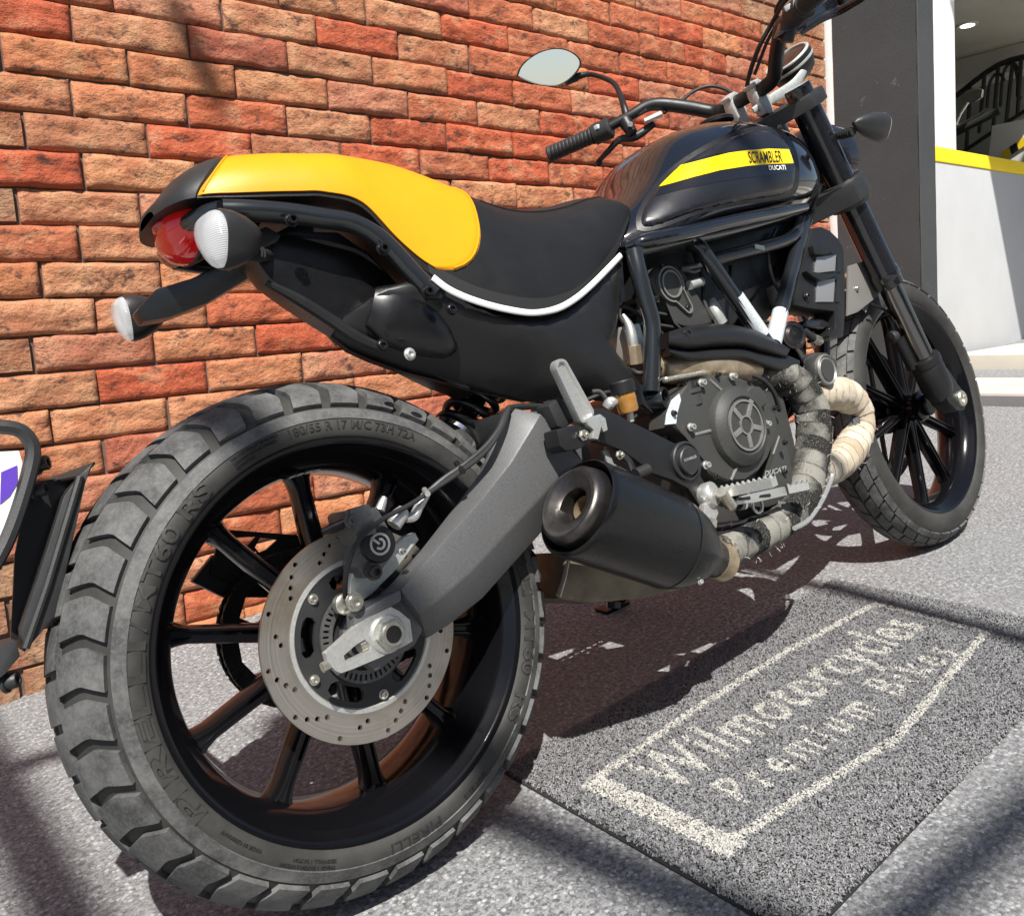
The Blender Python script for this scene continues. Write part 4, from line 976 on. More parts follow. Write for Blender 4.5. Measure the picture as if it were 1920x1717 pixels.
part('wheel_sensor', M().lathe([(.012, 0), (.012, .010), (.009, .012), (0, .012)], P(641, 1132, -.112), (0, -1, 0), 20), 'zinc', cl)
hose = [P(798, 928, -.134), P(830, 900, -.140), P(870, 872, -.145), P(910, 838, -.145), P(935, 805, -.140), P(948, 775, -.130), P(965, 763, -.12), P(1040, 762, -.10)]
part('brake_hose', M().tube(hose, .0042, 10, spl=8), 'plastic_grey', cl)
part('sensor_cable', M().tube([P(647, 1120, -.13), P(648, 1085, -.148), P(655, 1050, -.158), P(675, 1010, -.160), P(715, 975, -.158), P(765, 948, -.152), P(800, 926, -.148), P(870, 880, -.149), P(915, 842, -.148), P(942, 800, -.142), P(955, 765, -.13)], .0030, 8, spl=8), 'rubber_black', cl)
part('cable_clip', M().tube([P(796, 918, -.140), P(802, 926, -.158)], .0035, 8), 'alu', cl)
part('cable_clip', M().tube([P(856, 868, -.13), P(868, 884, -.155)], .004, 8), 'plastic', cl)

# ---------------------------------------------------------------- shock absorber (left-hand side, slanted)
sk = empty('shock_absorber', bike)
s0_, s1_ = P(858, 806, -.015), P(930, 690, -.015); axk = (s1_-s0_).normalized(); cp = []
e1 = axk.orthogonal().normalized(); e2 = axk.cross(e1); NTURN = 5.2; LK = (s1_-s0_).length
for k in range(int(NTURN*20)+1):
    a = 2*math.pi*k/20; cp.append(s0_+axk*(LK*k/(NTURN*20))+(e1*math.cos(a)+e2*math.sin(a))*.031)
part('spring', M().tube(cp, .0062, 8), 'satin', sk, 60)
part('damper', M().tube([s0_-axk*.05, s0_, s1_], [.012, .014, .014], 14), 'steel_dark', sk)
part('spring_seat', M().lathe([(.0, -.012), (.030, -.012), (.036, -.006), (.036, .0), (.02, .004), (0, .004)], s0_-axk*.006, axk, 28), 'chrome', sk)

# ---------------------------------------------------------------- frame tubes
fr = empty('frame', bike)
def ftube(name, pts, r, mt_='frame', spl=6, seg=16): return part(name, M().tube([P(*p) for p in pts], r, seg, spl=spl), mt_, fr, 60)
ftube('trellis_tube', [(1188, 470, -.146), (1197, 510, -.150), (1210, 560, -.152), (1222, 605, -.152), (1223, 660, -.150), (1221, 735, -.146)], .0132)
ftube('trellis_tube', [(1292, 456, -.120), (1310, 464, -.132), (1330, 490, -.138), (1380, 562, -.140), (1446, 655, -.142)], .0132)
ftube('trellis_tube', [(1516, 398, -.080), (1505, 430, -.100), (1478, 530, -.120), (1447, 655, -.142)], .0135)
ftube('trellis_tube', [(1335, 488, -.110), (1400, 472, -.112), (1470, 452, -.110), (1493, 435, -.105), (1500, 415, -.095)], .0125)
ftube('trellis_tube', [(1188, 470, -.140), (1260, 455, -.130), (1335, 440, -.120), (1420, 420, -.100), (1510, 395, -.080)], .0110)
for pts in ([(1188, 470, .20), (1222, 600, .20), (1222, 735, .20)], [(1292, 456, .2), (1446, 655, .2)]): pass
for a, b in (((.56, .15, .70), (.53, .15, .49)), ((.72, .14, .70), (.86, .14, .53)), ((1.08, .09, .78), (.86, .14, .53))): part('trellis_tube', M().tube([a, b], .0132, 10), 'frame', fr, 60)
tc_ = P(1241, 746, -.150)
part('frame_tube_end', M().lathe([(.0165, .03), (.0165, -.004), (.0155, -.006), (.0125, -.006), (.0118, .0), (.0118, .03), (0, .03)], tc_, Vector((-.35, 1, .05)), 32), 'frame', fr)
part('frame_lug', M().prism([P(u, v, -.138) for u, v in ((1200, 720), (1236, 722), (1252, 770), (1225, 775), (1205, 758))], (0, .03, 0), .003), 'frame', fr)
for (a, b, y0, y1) in (((1378, 556), (1428, 628), -.1399, -.1418), ((1463, 586), (1449, 646), -.1290, -.1408)):
    part('warning_label', M().tube([P(*a, y0), P(*b, y1)], .0146, 16, caps=False), 'label', fr, 60)
part('serial_plate', M().box(P(1424, 464, -.1255), (.026, .002, .008), Matrix.Rotation(R_(12), 3, 'Y')), 'alu_dull', fr, None)
part('head_tube', M().tube([(1.205, 0, .99), (1.275, 0, .80)], .032, 20), 'frame', fr)
part('gusset', M().prism([P(u, v, -.07) for u, v in ((1340, 508), (1492, 452), (1470, 530), (1452, 585), (1430, 612), (1400, 580))], (0, .14, 0), .004), 'plastic', fr)
part('throttle_body', M().prism([P(u, v, -.08) for u, v in ((1190, 480), (1300, 450), (1500, 405), (1480, 470), (1400, 560), (1360, 640), (1240, 660), (1195, 640))], (0, .16, 0), .006), 'plastic', fr)
part('wiring_stub', M().tube([P(1275, 505, -.10), P(1300, 500, -.10), P(1312, 498, -.10)], .005, 8).tube([P(1275, 505, -.10), P(1300, 510, -.10), P(1310, 506, -.10)], .004, 8), 'caliper', fr)
part('breather_fitting', M().cyl(P(1292, 535, -.11), P(1315, 528, -.11), .008, 14), 'alu_dull', fr)
part('coolant_stub', M().tube([P(1335, 562, -.10), P(1340, 580, -.105), P(1352, 606, -.105)], [.006, .011, .012], 14, spl=4), 'alu_dull', fr)
part('loose_cable', M().tube([P(1518, 300, -.12), P(1530, 330, -.125), P(1537, 350, -.12), P(1530, 372, -.11), P(1522, 395, -.10)], .0035, 8, spl=6), 'rubber_black', fr)
part('loose_cable', M().tube([P(1270, 655, -.11), P(1215, 600, -.10), P(1170, 575, -.09), P(1162, 590, -.10), P(1172, 610, -.11)], .003, 8, spl=6), 'rubber_black', fr)
part('oxygen_sensor', M().tube([P(1168, 590, -.12), P(1180, 612, -.125), P(1186, 640, -.125), P(1190, 668, -.12)], [.003, .007, .0085, .0075], 12, spl=4), 'alu', fr)
part('sensor_base', M().cyl(P(1188, 648, -.125), P(1192, 682, -.12), .011, 6), 'tanpipe', fr)
part('fin_block', M().box(P(1172, 650, -.08), (.04, .05, .06), bev=.004), 'alu_dull', fr)

# ---------------------------------------------------------------- engine
en = empty('engine', bike)
def eng(name, px, y0, y1, bev=.004, mt_='engine', par=en): return part(name, M().prism([P(u, v, y0) for u, v in px], (0, y1-y0, 0), bev, 3), mt_, par, 35)
eng('crankcase', ((1236, 775), (1270, 720), (1330, 690), (1420, 690), (1470, 740), (1492, 830), (1500, 905), (1480, 945), (1420, 975), (1340, 985), (1290, 950), (1262, 880)), -.125, .125, .008)
eng('clutch_cover', ((1254, 800), (1256, 770), (1268, 742), (1290, 722), (1318, 706), (1345, 700), (1375, 703), (1410, 716), (1436, 738), (1452, 764), (1460, 792), (1454, 826), (1442, 858), (1424, 884), (1398, 902), (1365, 903), (1335, 890), (1315, 868), (1302, 830), (1290, 812)), -.164, -.118, .008)
cc = P(1399, 797, -.182)
part('clutch_dome', M().lathe([(.066, -.012), (.0655, .002), (.062, .010), (.056, .014), (.050, .0185), (.0465, .020), (.0445, .0185), (.0438, .0165), (0, .0165)], (cc.x, -.164, cc.z), (0, -1, 0), 64), 'engine', en, 30)
def ring_part(name, ro, ri, y, h, mt_): part(name, M().lathe([(ri, 0), (ri, h), (ro, h), (ro, 0)], (cc.x, y, cc.z), (0, -1, 0), 56), mt_, en, 30)
MT['ridge'] = simple('worn_cast_edge', (.22, .217, .20), .42, metal=.4, var=.2, vs=300)
ring_part('cap_ring', .0405, .0372, -.1803, .0035, 'ridge'); ring_part('cap_hub', .0155, .0128, -.1803, .0035, 'ridge')
part('cap_face', M().lathe([(.0, .001), (.0372, .001), (.0372, 0)], (cc.x, -.1806, cc.z), (0, -1, 0), 48), 'engine', en)
for k in range(5):
    a = R_(52+72*k); m = M(); dr = Vector((math.cos(a), 0, math.sin(a))); sd = Vector((-math.sin(a), 0, math.cos(a))); c0 = Vector((cc.x, -.1803, cc.z)); wk = .0042; r1 = .036 if k else .045
    m.prism([c0+dr*.015-sd*wk, c0+dr*r1-sd*wk, c0+dr*r1+sd*wk, c0+dr*.015+sd*wk], (0, -.0034, 0), .0006); part('cap_spoke', m, 'ridge', en)
for (a, b) in (((1330, 712), (1366, 744)), ((1302, 815), (1350, 803)), ((1370, 900), (1388, 860))):
    part('cast_rib', M().tube([P(*a, -.163), P(*b, -.165)], .0028, 8), 'ridge', en)
eng('generator_cover', ((1440, 905), (1450, 850), (1462, 815), (1478, 840), (1486, 880), (1488, 915), (1482, 938), (1440, 950), (1400, 955), (1405, 915)), -.150, -.10, .005)
eng('sensor_boss', ((1398, 735), (1410, 722), (1428, 724), (1440, 738), (1440, 758), (1425, 770), (1408, 765)), -.178, -.12, .008)
for (u, v) in ((1314, 718), (1372, 706), (1294, 801), (1322, 872), (1436, 795)): bolt('cover_bolt', P(u, v, -.167), .0048, en, 'alu', h=.008, hexa=False)
part('oil_filler', M().tube([P(1298, 760, -.150), P(1292, 738, -.150)], [.017, .017], 24).tube([P(1292, 738, -.150), P(1290, 730, -.150)], .0195, 24), 'engine', en)
part('filler_cap', M().tube([P(1290, 730, -.150), P(1287, 716, -.150)], [.0165, .0155], 12), 'plastic', en)
part('paper_label', M().prism([P(u, v, -.1660) for u, v in ((1260, 750), (1274, 738), (1277, 750), (1270, 775), (1268, 794), (1248, 796), (1251, 775))], (0, .002, 0)), 'label', en)
V_, F_ = text_mesh('DUCATI', 1.0, 0, .02); x0_, x1_ = min(p.x for p in V_), max(p.x for p in V_)
tm_ = M(); tm_.add([P(1434+(1473-1434)*(p.x-x0_)/(x1_-x0_)+1.5*p.y/.72, 893-(893-883)*(p.x-x0_)/(x1_-x0_)-10.5*p.y/.72, -.1512) for p in V_], F_); part('engine_lettering', tm_, 'alu_dull', en, None)
# front cylinder with cooling fins and its belt cover
fc = M(); c0, c1 = P(1440, 790, -.04), P(1530, 700, -.04)
part('front_cylinder', M().tube([(.80, 0, .44), (1.03, 0, .50)], .070, 24), 'engine', en)
for k in range(6):
    part('cooling_fin', M().lathe([(.05, 0), (.105, 0), (.107, .0015), (.105, .003), (.05, .003)], Vector((.80, 0, .44)).lerp(Vector((.99, 0, .49)), .1+k*.15), (.23, 0, .06), 32), 'satin', en)
eng('front_belt_cover', ((1502, 700), (1510, 672), (1530, 660), (1552, 660), (1568, 672), (1572, 700), (1560, 718), (1530, 722)), -.10, .05, .008)
b2 = P(1556, 692, -.112)
part('belt_cap', M().lathe([(.030, -.004), (.030, .004), (.0275, .006), (.0250, .003), (.0225, .003), (.0215, .0045), (0, .0045)], (b2.x, -.102, b2.z), (0, -1, 0), 40), 'ridge', en)
part('belt_cap_face', M().lathe([(.0215, .0), (.0205, .0062), (0, .0062)], (b2.x, -.102, b2.z), (0, -1, 0), 40), 'engine', en)
# upright cylinder's belt cover
eng('belt_cover', ((1220, 520), (1232, 500), (1252, 491), (1270, 496), (1282, 512), (1300, 540), (1350, 612), (1346, 640), (1285, 640), (1270, 600), (1235, 556)), -.105, -.02, .010)
b1 = P(1261, 532, -.112)
key = M(); cx2, cz2 = b1.x, b1.z; tip = P(1290, 577, -.108); dv = Vector((tip.x-cx2, tip.z-cz2)); ln = dv.length; dv /= ln; th0 = math.atan2(dv.y, dv.x)
def keyhole(ro, rt_): 
    out = [(cx2+ro*math.cos(th0+a), cz2+ro*math.sin(th0+a)) for a in [R_(q) for q in range(32, 329, 8)]]
    out += [(cx2+dv.x*ln+rt_*math.cos(th0+a), cz2+dv.y*ln+rt_*math.sin(th0+a)) for a in [R_(q) for q in range(-80, 81, 16)]]; return out
part('keyhole_rim', M().plate(keyhole(.0300, .0100), [keyhole(.0272, .0072)], lambda x, z, t: (x, -.1105+.006*t, z), 0), 'ridge', en, 30)
part('cap_rim', M().lathe([(.0230, 0), (.0230, .006), (.0200, .006), (.0195, .002)], (cx2, -.106, cz2), (0, -1, 0), 40), 'ridge', en, 30)
part('cap_disc', M().lathe([(.0200, 0), (.0200, .004), (0, .004)], (cx2, -.106, cz2), (0, -1, 0), 40), 'engine', en, 30)
bolt('cap_screw', Vector((cx2+dv.x*ln, -.107, cz2+dv.y*ln)), .004, en, 'decal', h=.003, hexa=False)
part('cylinder_block', M().prism([P(u, v, -.06) for u, v in ((1215, 600), (1300, 560), (1400, 640), (1440, 700), (1240, 710))], (0, .12, 0), .008), 'engine', en)
part('sump', M().prism([P(u, v, -.05) for u, v in ((1062, 1035), (1150, 1040), (1230, 1050), (1300, 1080), (1280, 1105), (1200, 1122), (1095, 1132), (1046, 1122))], (0, .13, 0), .006), 'pan', en)
part('sump_edge', M().tube([P(1068, 1040, -.055), P(1058, 1085, -.055), P(1047, 1118, -.055)], [.002, .003, .004], 8), 'alu', en)
part('drain_plug', M().cyl(P(1150, 1128, -.02), P(1150, 1140, -.02), .012, 6), 'satin', en)

# ---------------------------------------------------------------- exhaust
ex = empty('exhaust', bike)
def wrapr(L, an, pitch=.030): q = (L/pitch+an/2/math.pi) % 1.0; return .965+.065*q+.012*math.sin(an*9+L*900)
gp = [P(1405, 692, -.115), P(1450, 700, -.125), P(1492, 720, -.130), P(1520, 765, -.132), P(1526, 815, -.135), P(1520, 870, -.140), P(1508, 920, -.146), P(1480, 965, -.152), P(1440, 995, -.157), P(1400, 1015, -.160), P(1360, 1035, -.164)]
part('wrapped_header', M().tube(gp, [.027, .029, .030, .031, .031, .030, .029, .0275, .0265, .026, .025], 40, spl=14, uv=True, rfun=wrapr), 'wrap', ex, 80)['label'] = 'header pipe wound in charcoal heat wrap'
tp = [P(1520, 745, -.075), P(1552, 738, -.060), P(1585, 742, -.045), P(1606, 772, -.035), P(1606, 815, -.035), P(1585, 855, -.050), P(1552, 882, -.070), P(1525, 890, -.085)]
part('wrapped_front_header', M().tube(tp, [.028, .032, .034, .034, .034, .033, .030, .026], 40, spl=14, uv=True, rfun=wrapr), 'wrap_tan', ex, 80)['label'] = 'header pipe wound in frayed tan heat wrap'
fz = M(); rg = random.Random(4)
for (pts, r0, n) in ((catmull(gp, 14), .031, 110), (catmull(tp, 14), .034, 60)):
    for k in range(n):
        i = rg.randrange(2, len(pts)-2); c = pts[i]; d = Vector((rg.uniform(-1, 1), rg.uniform(-1, .4), rg.uniform(-1, 1))); t = (pts[i+1]-pts[i-1]).normalized(); d = (d-t*d.dot(t)).normalized()
        a = c+d*r0*.95; b = a+d*rg.uniform(.003, .009)+t*rg.uniform(-.007, .007); fz.tube([a, (a+b)/2+Vector((0, 0, rg.uniform(-.002, .002))), b], .0004, 3)
o_ = part('loose_threads', fz, 'mat_white', ex, None); o_['kind'] = 'stuff'
part('wrap_tie', M().tube([P(1490, 990, -.19), P(1515, 975, -.175), P(1540, 940, -.165), P(1556, 905, -.150), P(1560, 890, -.145), P(1552, 878, -.145)], .0042, 8, spl=6), 'alu', ex)
sp = []; a, b = P(1558, 798, -.125), P(1551, 895, -.14); ax_ = (b-a).normalized(); e1 = ax_.orthogonal().normalized(); e2 = ax_.cross(e1)
for k in range(22*8): t = k/(22*8); an = 2*math.pi*k/8; sp.append(a.lerp(b, t)+(e1*math.cos(an)+e2*math.sin(an))*.0042)
part('pipe_spring', M().tube([a-ax_*.008]+sp+[b+ax_*.008], .0011, 5), 'zinc', ex, 60)
sp = []; a, b = P(1243, 713, -.165), P(1322, 698, -.165); ax_ = (b-a).normalized(); e1 = ax_.orthogonal().normalized(); e2 = ax_.cross(e1)
for k in range(26*8): t = k/(26*8); an = 2*math.pi*k/8; sp.append(a.lerp(b, t)+(e1*math.cos(an)+e2*math.sin(an))*.0036)
part('pipe_spring', M().tube([a-ax_*.01]+sp+[b+ax_*.008], .0011, 5), 'zinc', ex, 60)
part('rear_header', M().tube([P(1236, 670, -.06), P(1250, 690, -.12), P(1290, 692, -.140), P(1350, 690, -.142), P(1410, 692, -.125)], [.024, .024, .023, .022, .022], 20, spl=6), 'tanpipe', ex, 60)
# heat shield over the rear header: two stepped shells
def hshield(top, bot, yin, yout, name):
    m = M(); rings = []
    tp_, bp_ = catmull([Vector((u, v, 0)) for u, v in top], 6), catmull([Vector((u, v, 0)) for u, v in bot], 6)
    for i, (t_, b_) in enumerate(zip(tp_, bp_)):
        f = i/(len(tp_)-1); yo = yout+.022*f*f; ring = []
        for k in range(13):
            q = k/12; u = t_.x+(b_.x-t_.x)*q; v = t_.y+(b_.y-t_.y)*q; y = yo+(yin-yo)*abs(2*q-1)**3.0; ring.append(P(u, v, y))
        ring += [ring[-1]+Vector((0, .022, 0)), ring[0]+Vector((0, .022, 0))]; rings.append(ring)
    m.loft(rings, True, True); return part(name, m, 'plastic', ex, 50)
hshield([(1254, 622), (1290, 612), (1340, 607), (1390, 612), (1430, 624), (1460, 640), (1482, 655)], [(1254, 652), (1290, 660), (1340, 655), (1390, 653), (1425, 662), (1455, 668), (1472, 672)], -.150, -.182, 'heat_shield')
hshield([(1252, 645), (1290, 652), (1340, 648), (1390, 648), (1430, 656), (1465, 662), (1500, 676)], [(1258, 668), (1290, 680), (1340, 680), (1390, 678), (1430, 690), (1465, 700), (1498, 698)], -.145, -.172, 'heat_shield')
bolt('shield_screw', P(1289, 626, -.178), .008, ex, 'decal', h=.003, hexa=False)
# muffler
mu0, mu1 = P(1084, 950, -.205), P(1318, 1040, -.172); ma = (mu1-mu0).normalized(); mup = Vector((0, 0, 1)); ms = ma.cross(mup).normalized(); mu_ = ms.cross(ma)
def mring(d, a, b, n=48, tilt=0.0): return [mu0+ma*(d+tilt*math.sin(2*math.pi*j/n))+ms*(a*math.cos(2*math.pi*j/n))+mu_*(b*math.sin(2*math.pi*j/n)) for j in range(n)]
ML = (mu1-mu0).length
part('muffler_body', M().loft([mring(d, a, b, tilt=t) for d, a, b, t in ((.012, .048, .056, .012), (.0, .0545, .0615, .014), (-.004, .0575, .0645, .014), (0, .0600, .0670, .014), (.008, .0605, .0675, .012), (.10, .0605, .0675, 0), (.185, .0595, .0665, 0))], True, False), 'muffler', ex, 40)
part('muffler_cone', M().loft([mring(d, a, b) for d, a, b in ((.1855, .0592, .0660), (.20, .0585, .0650), (.225, .0545, .0590), (.25, .0460, .0480), (.268, .036, .037), (.285, .0285, .0285), (.32, .026, .026))], True, False), 'muffler', ex, 40)
part('muffler_seam', M().loft([mring(d, a, b) for d, a, b in ((.183, .0600, .0670), (.1845, .0606, .0676), (.186, .0600, .0670))], True, False), 'satin', ex)
part('end_cap', M().loft([mring(d, a, b, tilt=t) for d, a, b, t in ((.05, .049, .055, .01), (-.002, .0485, .0545, .012), (-.014, .0475, .0525, .010), (-.020, .0430, .0475, .008), (-.0205, .0400, .0440, .008), (-.017, .0350, .0385, .008), (-.014, .0265, .0290, .006), (-.010, .0215, .0235, .005), (.03, .0210, .0230, 0))], True, False), 'steel_dark', ex, 50)
part('inner_pipe', M().loft([mring(d, a, b) for d, a, b in ((.06, .0185, .0185), (.012, .0185, .0185), (.010, .0170, .0170), (.08, .0165, .0165))], True, False), 'tanpipe', ex)
part('baffle', M().loft([mring(.055, .045, .052), mring(.056, .001, .001)], True, False), 'decal', ex)
part('pipe_clamp', M().tube([mu0+ma*.300, mu0+ma*.325], .0285, 28), 'tanpipe', ex)
for (u, v) in ((1262, 936), (1184, 1067), (1312, 1090)): bolt('muffler_rivet', P(u, v, -.212 if v > 1000 else -.20), .0035, ex, 'alu', h=.004, hexa=False)
part('hanger', M().tube([P(1155, 845, -.16), P(1178, 865, -.168), P(1190, 890, -.172), P(1215, 885, -.175)], .006, 10, spl=4), 'plastic', ex)
part('hanger_tab', M().prism([P(u, v, -.155) for u, v in ((1130, 845), (1142, 842), (1150, 870), (1175, 880), (1178, 890), (1145, 882))], (0, .006, 0), .001), 'alu', ex)
bolt('hanger_bolt', P(1161, 853, -.172), .005, ex, 'zinc')
part('hanger_bush', M().cyl(P(1192, 890, -.182), P(1215, 880, -.184), .009, 14), 'rubber_black', ex)

# ---------------------------------------------------------------- foot controls
ft = empty('foot_controls', bike)
part('rearset_plate', bevel_all(M().prism([P(u, v, -.170) for u, v in ((1104, 772), (1120, 764), (1136, 766), (1173, 785), (1212, 804), (1262, 829), (1300, 842), (1318, 866), (1314, 892), (1335, 925), (1342, 962), (1318, 958), (1290, 915), (1262, 900), (1226, 888), (1200, 868), (1170, 846), (1134, 830), (1108, 826))], (0, .014, 0)), .0025), 'plastic', ft, 30)
pv = P(1286, 864, -.172)
part('pivot_cap', M().lathe([(.0290, -.002), (.0290, .004), (.0275, .006), (.0255, .006), (.0250, .004), (.0215, .004), (.0205, .010), (.0190, .0115), (0, .0115)], (pv.x, -.170, pv.z), (0, -1, 0), 48), 'plastic_grey', ft, 30)
pl_ = M(); V_, F_ = text_mesh('SCRAMBLER', 1.0, 0, .01); x0_, x1_ = min(p.x for p in V_), max(p.x for p in V_); pl_.add([(pv.x-.014+.028*(p.x-x0_)/(x1_-x0_), -.1820, pv.z+.001+p.y/.72*.004) for p in V_], F_); part('cap_lettering', pl_, 'alu_dull', ft, None)
part('passenger_bracket', bevel_all(M().prism([P(u, v, -.188) for u, v in ((1044, 806), (1062, 800), (1085, 796), (1106, 800), (1112, 818), (1108, 832), (1085, 842), (1062, 846), (1050, 836))], (0, .03, 0)), .003), 'plastic', ft, 30)
part('passenger_bracket', bevel_all(M().prism([P(u, v, -.168) for u, v in ((1028, 760), (1048, 744), (1062, 752), (1078, 790), (1060, 804), (1046, 800))], (0, .03, 0)), .004), 'plastic_grey', ft, 30)
bolt('bracket_bolt', P(1093, 816, -.190), .0058, ft, 'zinc', h=.007)
pa, pb = P(1048, 690, -.190), P(1094, 780, -.186); pd = (pb-pa).normalized(); pn = Vector((0, -1, 0)); psd = pd.cross(pn).normalized(); pn = psd.cross(pd)
def capsule(h0, k):
    out = []; r0, r1 = .0115*k, .0150*k
    for q in range(90, 271, 15): out.append(pa+pd*(r0*math.cos(R_(q)))*1.0+psd*(r0*math.sin(R_(q)))+pn*h0)
    for q in range(-90, 91, 30): out.append(pb+pd*(r1*.5*math.cos(R_(q)))+psd*(r1*math.sin(R_(q)))+pn*h0)
    return out
peg = M(); peg.loft([capsule(-.006, .9), capsule(.004, 1.0), capsule(.0075, .95), capsule(.0075, .66), capsule(.0035, .58)], True, True); part('passenger_peg', peg, 'alu', ft, 30)
part('peg_clevis', bevel_all(M().prism([P(u, v, -.196) for u, v in ((1098, 785), (1112, 778), (1124, 784), (1128, 800), (1122, 824), (1112, 822), (1114, 806), (1104, 798))], (0, .018, 0)), .0015), 'alu', ft, 30)
part('peg_clevis', bevel_all(M().prism([P(u, v, -.186) for u, v in ((1114, 780), (1126, 776), (1136, 784), (1140, 806), (1132, 810), (1126, 796), (1120, 790))], (0, .014, 0)), .0015), 'alu', ft, 30)
rs = empty('brake_reservoir', bike)
part('reservoir_cap', M().lathe([(0, .030), (.0165, .030), (.0180, .028), (.0180, .012), (.0165, .011)], P(1174, 752, -.165), Vector((-.03, -.02, 1)), 20), 'plastic', rs, 30)
part('reservoir', M().lathe([(.006, -.018), (.0135, -.016), (.0150, -.013), (.0158, .012)], P(1174, 752, -.165), Vector((-.03, -.02, 1)), 24), 'fluid', rs, 40)
part('outlet', M().tube([P(1181, 772, -.165), P(1183, 790, -.163)], .005, 10), 'alu_dull', rs)
part('mount', M().tube([P(1137, 765, -.15), P(1145, 755, -.155), P(1158, 752, -.16)], [.007, .009, .006], 10, spl=3), 'alu', rs)
part('reservoir_hose', M().tube([P(1110, 735, -.14), P(1125, 735, -.145), P(1136, 748, -.15), P(1140, 760, -.15)], .004, 8, spl=4), 'rubber_black', rs)
# rider's peg and brake pedal
pg0, pg1 = P(1348, 926, -.172), P(1452, 904, -.262); gd = (pg1-pg0)
pgm = M(); gdn = gd.normalized(); gu = Vector((0, 0, 1)); gs_ = gdn.cross(gu).normalized(); gu = gs_.cross(gdn); rings = []
for k in range(41):
    t = k/40; tooth = .0035*(1 if (k % 4) < 2 else 0); hw = .0125*(1-.25*t); c = pg0+gd*t
    rings.append([c-gs_*hw-gu*.006, c-gs_*hw+gu*(.007+tooth), c-gs_*hw*.45+gu*.006, c+gs_*hw*.45+gu*.006, c+gs_*hw+gu*(.007+tooth), c+gs_*hw-gu*.006])
pgm.loft(rings); part('foot_peg', pgm, 'alu', ft, 25)
part('peg_hinge', M().lathe([(.006, -.012), (.0185, -.012), (.0195, -.009), (.0195, .006), (.0175, .009), (.0100, .010), (0, .010)], P(1330, 928, -.176), Vector((.3, -1, .1)), 28), 'alu', ft)
part('peg_hinge_pin', M().cyl(P(1352, 922, -.198), P(1372, 948, -.190), .0085, 16), 'zinc', ft)
pp = [P(1366, 950, -.180), P(1384, 930, -.186), P(1420, 922, -.192), P(1470, 914, -.198), P(1476, 928, -.198), P(1450, 936, -.196), P(1420, 942, -.190), P(1385, 948, -.186)]
part('brake_pedal', bevel_all(M().prism([P(u, v, -.190) for u, v in ((1372, 946), (1392, 930), (1425, 922), (1472, 912), (1477, 928), (1450, 934), (1420, 941), (1384, 946))], (0, .007, 0)), .001), 'alu', ft, 30)
for c_ in ((1396, 935), (1434, 930)): part('pedal_slot', M().prism([P(c_[0]+a, c_[1]+b, -.1905) for a, b in ((-11, 3), (-9, -2), (10, -5), (12, 0), (9, 2))], (0, .003, 0)), 'decal', ft)
pd0, pd1 = P(1478, 918, -.19), P(1516, 910, -.215); pdm = M(); rings = []
dn = (pd1-pd0).normalized(); g2 = dn.cross(Vector((0, 0, 1))).normalized(); u3 = g2.cross(dn)
for k in range(17):
    t = k/16; tooth = .003*(1 if (k % 4) < 2 else 0); c = pd0.lerp(pd1, t); rings.append([c-g2*.010-u3*.005, c-g2*.010+u3*(.006+tooth), c+g2*.010+u3*(.006+tooth), c+g2*.010-u3*.005])
pdm.loft(rings); part('pedal_pad', pdm, 'alu', ft, 25)
part('pedal_link', bevel_all(M().prism([P(u, v, -.182) for u, v in ((1322, 945), (1342, 940), (1348, 962), (1338, 985), (1326, 990), (1318, 975))], (0, .012, 0)), .002), 'alu', ft, 30)
part('master_rod', M().tube([P(1268, 932, -.178), P(1298, 956, -.182), P(1322, 974, -.184)], [.0028, .0034, .005], 10), 'alu', ft)
part('link_clevis', M().box(P(1330, 980, -.188), (.018, .016, .014), Matrix.Rotation(.5, 3, 'Y'), .003), 'zinc', ft)
part('link_ring', M().lathe([(.010, 0), (.0135, .001), (.0135, .004), (.010, .004)], P(1418, 948, -.165), (0, -1, 0), 20), 'alu', ft)
part('side_stand', M().tube([(.72, .11, .20), (.745, .23, .135), (.765, .350, .078)], [.012, .011, .010], 12), 'satin', bike)
part('stand_foot', M().box((.768, .360, .0745), (.07, .035, .008), Matrix.Rotation(.194, 3, 'X'), .002), 'satin', bike)

# ---------------------------------------------------------------- oil cooler shroud and horn
sr = empty('cooler_shroud', bike); YS = -.118
part('shroud', bevel_all(M().prism([P(u, v, YS) for u, v in ((1521, 428), (1540, 425), (1556, 432), (1573, 448), (1582, 466), (1585, 520), (1585, 590), (1582, 632), (1556, 634), (1553, 628), (1568, 614), (1566, 584), (1520, 578), (1487, 572), (1495, 540), (1506, 490))], (0, .05, 0)), .004), 'plastic', sr, 30)
MT['painted_sheen'] = simple('shroud_sheen', (.34, .34, .34), .38, metal=.6)  # sun sheen on black plastic, put into the colour
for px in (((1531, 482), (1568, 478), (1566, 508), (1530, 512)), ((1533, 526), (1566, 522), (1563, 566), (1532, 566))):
    part('sheen_sheet', M().prism([P(u, v, YS-.003) for u, v in px], (0, .004, 0), .001), 'painted_sheen', sr)  # pale sheet painted where the black shroud catches the sun
for px in (((1570, 479), (1577, 477), (1577, 508), (1570, 510)), ((1569, 525), (1576, 523), (1575, 565), (1567, 566))):
    part('vent_slot', M().prism([P(u, v, YS-.0035) for u, v in px], (0, .004, 0)), 'decal', sr)
for px in (((1524, 460), (1545, 462), (1570, 468), (1550, 476), (1528, 476)), ((1512, 508), (1545, 512), (1576, 514), (1560, 520), (1540, 526), (1525, 518))):
    part('vent_rib', bevel_all(M().prism([P(u, v, YS-.012) for u, v in px], (0, .012, 0)), .0015), 'plastic', sr, 30)
bolt('shroud_screw', P(1512, 556, YS-.002), .006, sr, 'steel_dark', h=.005, hexa=False)
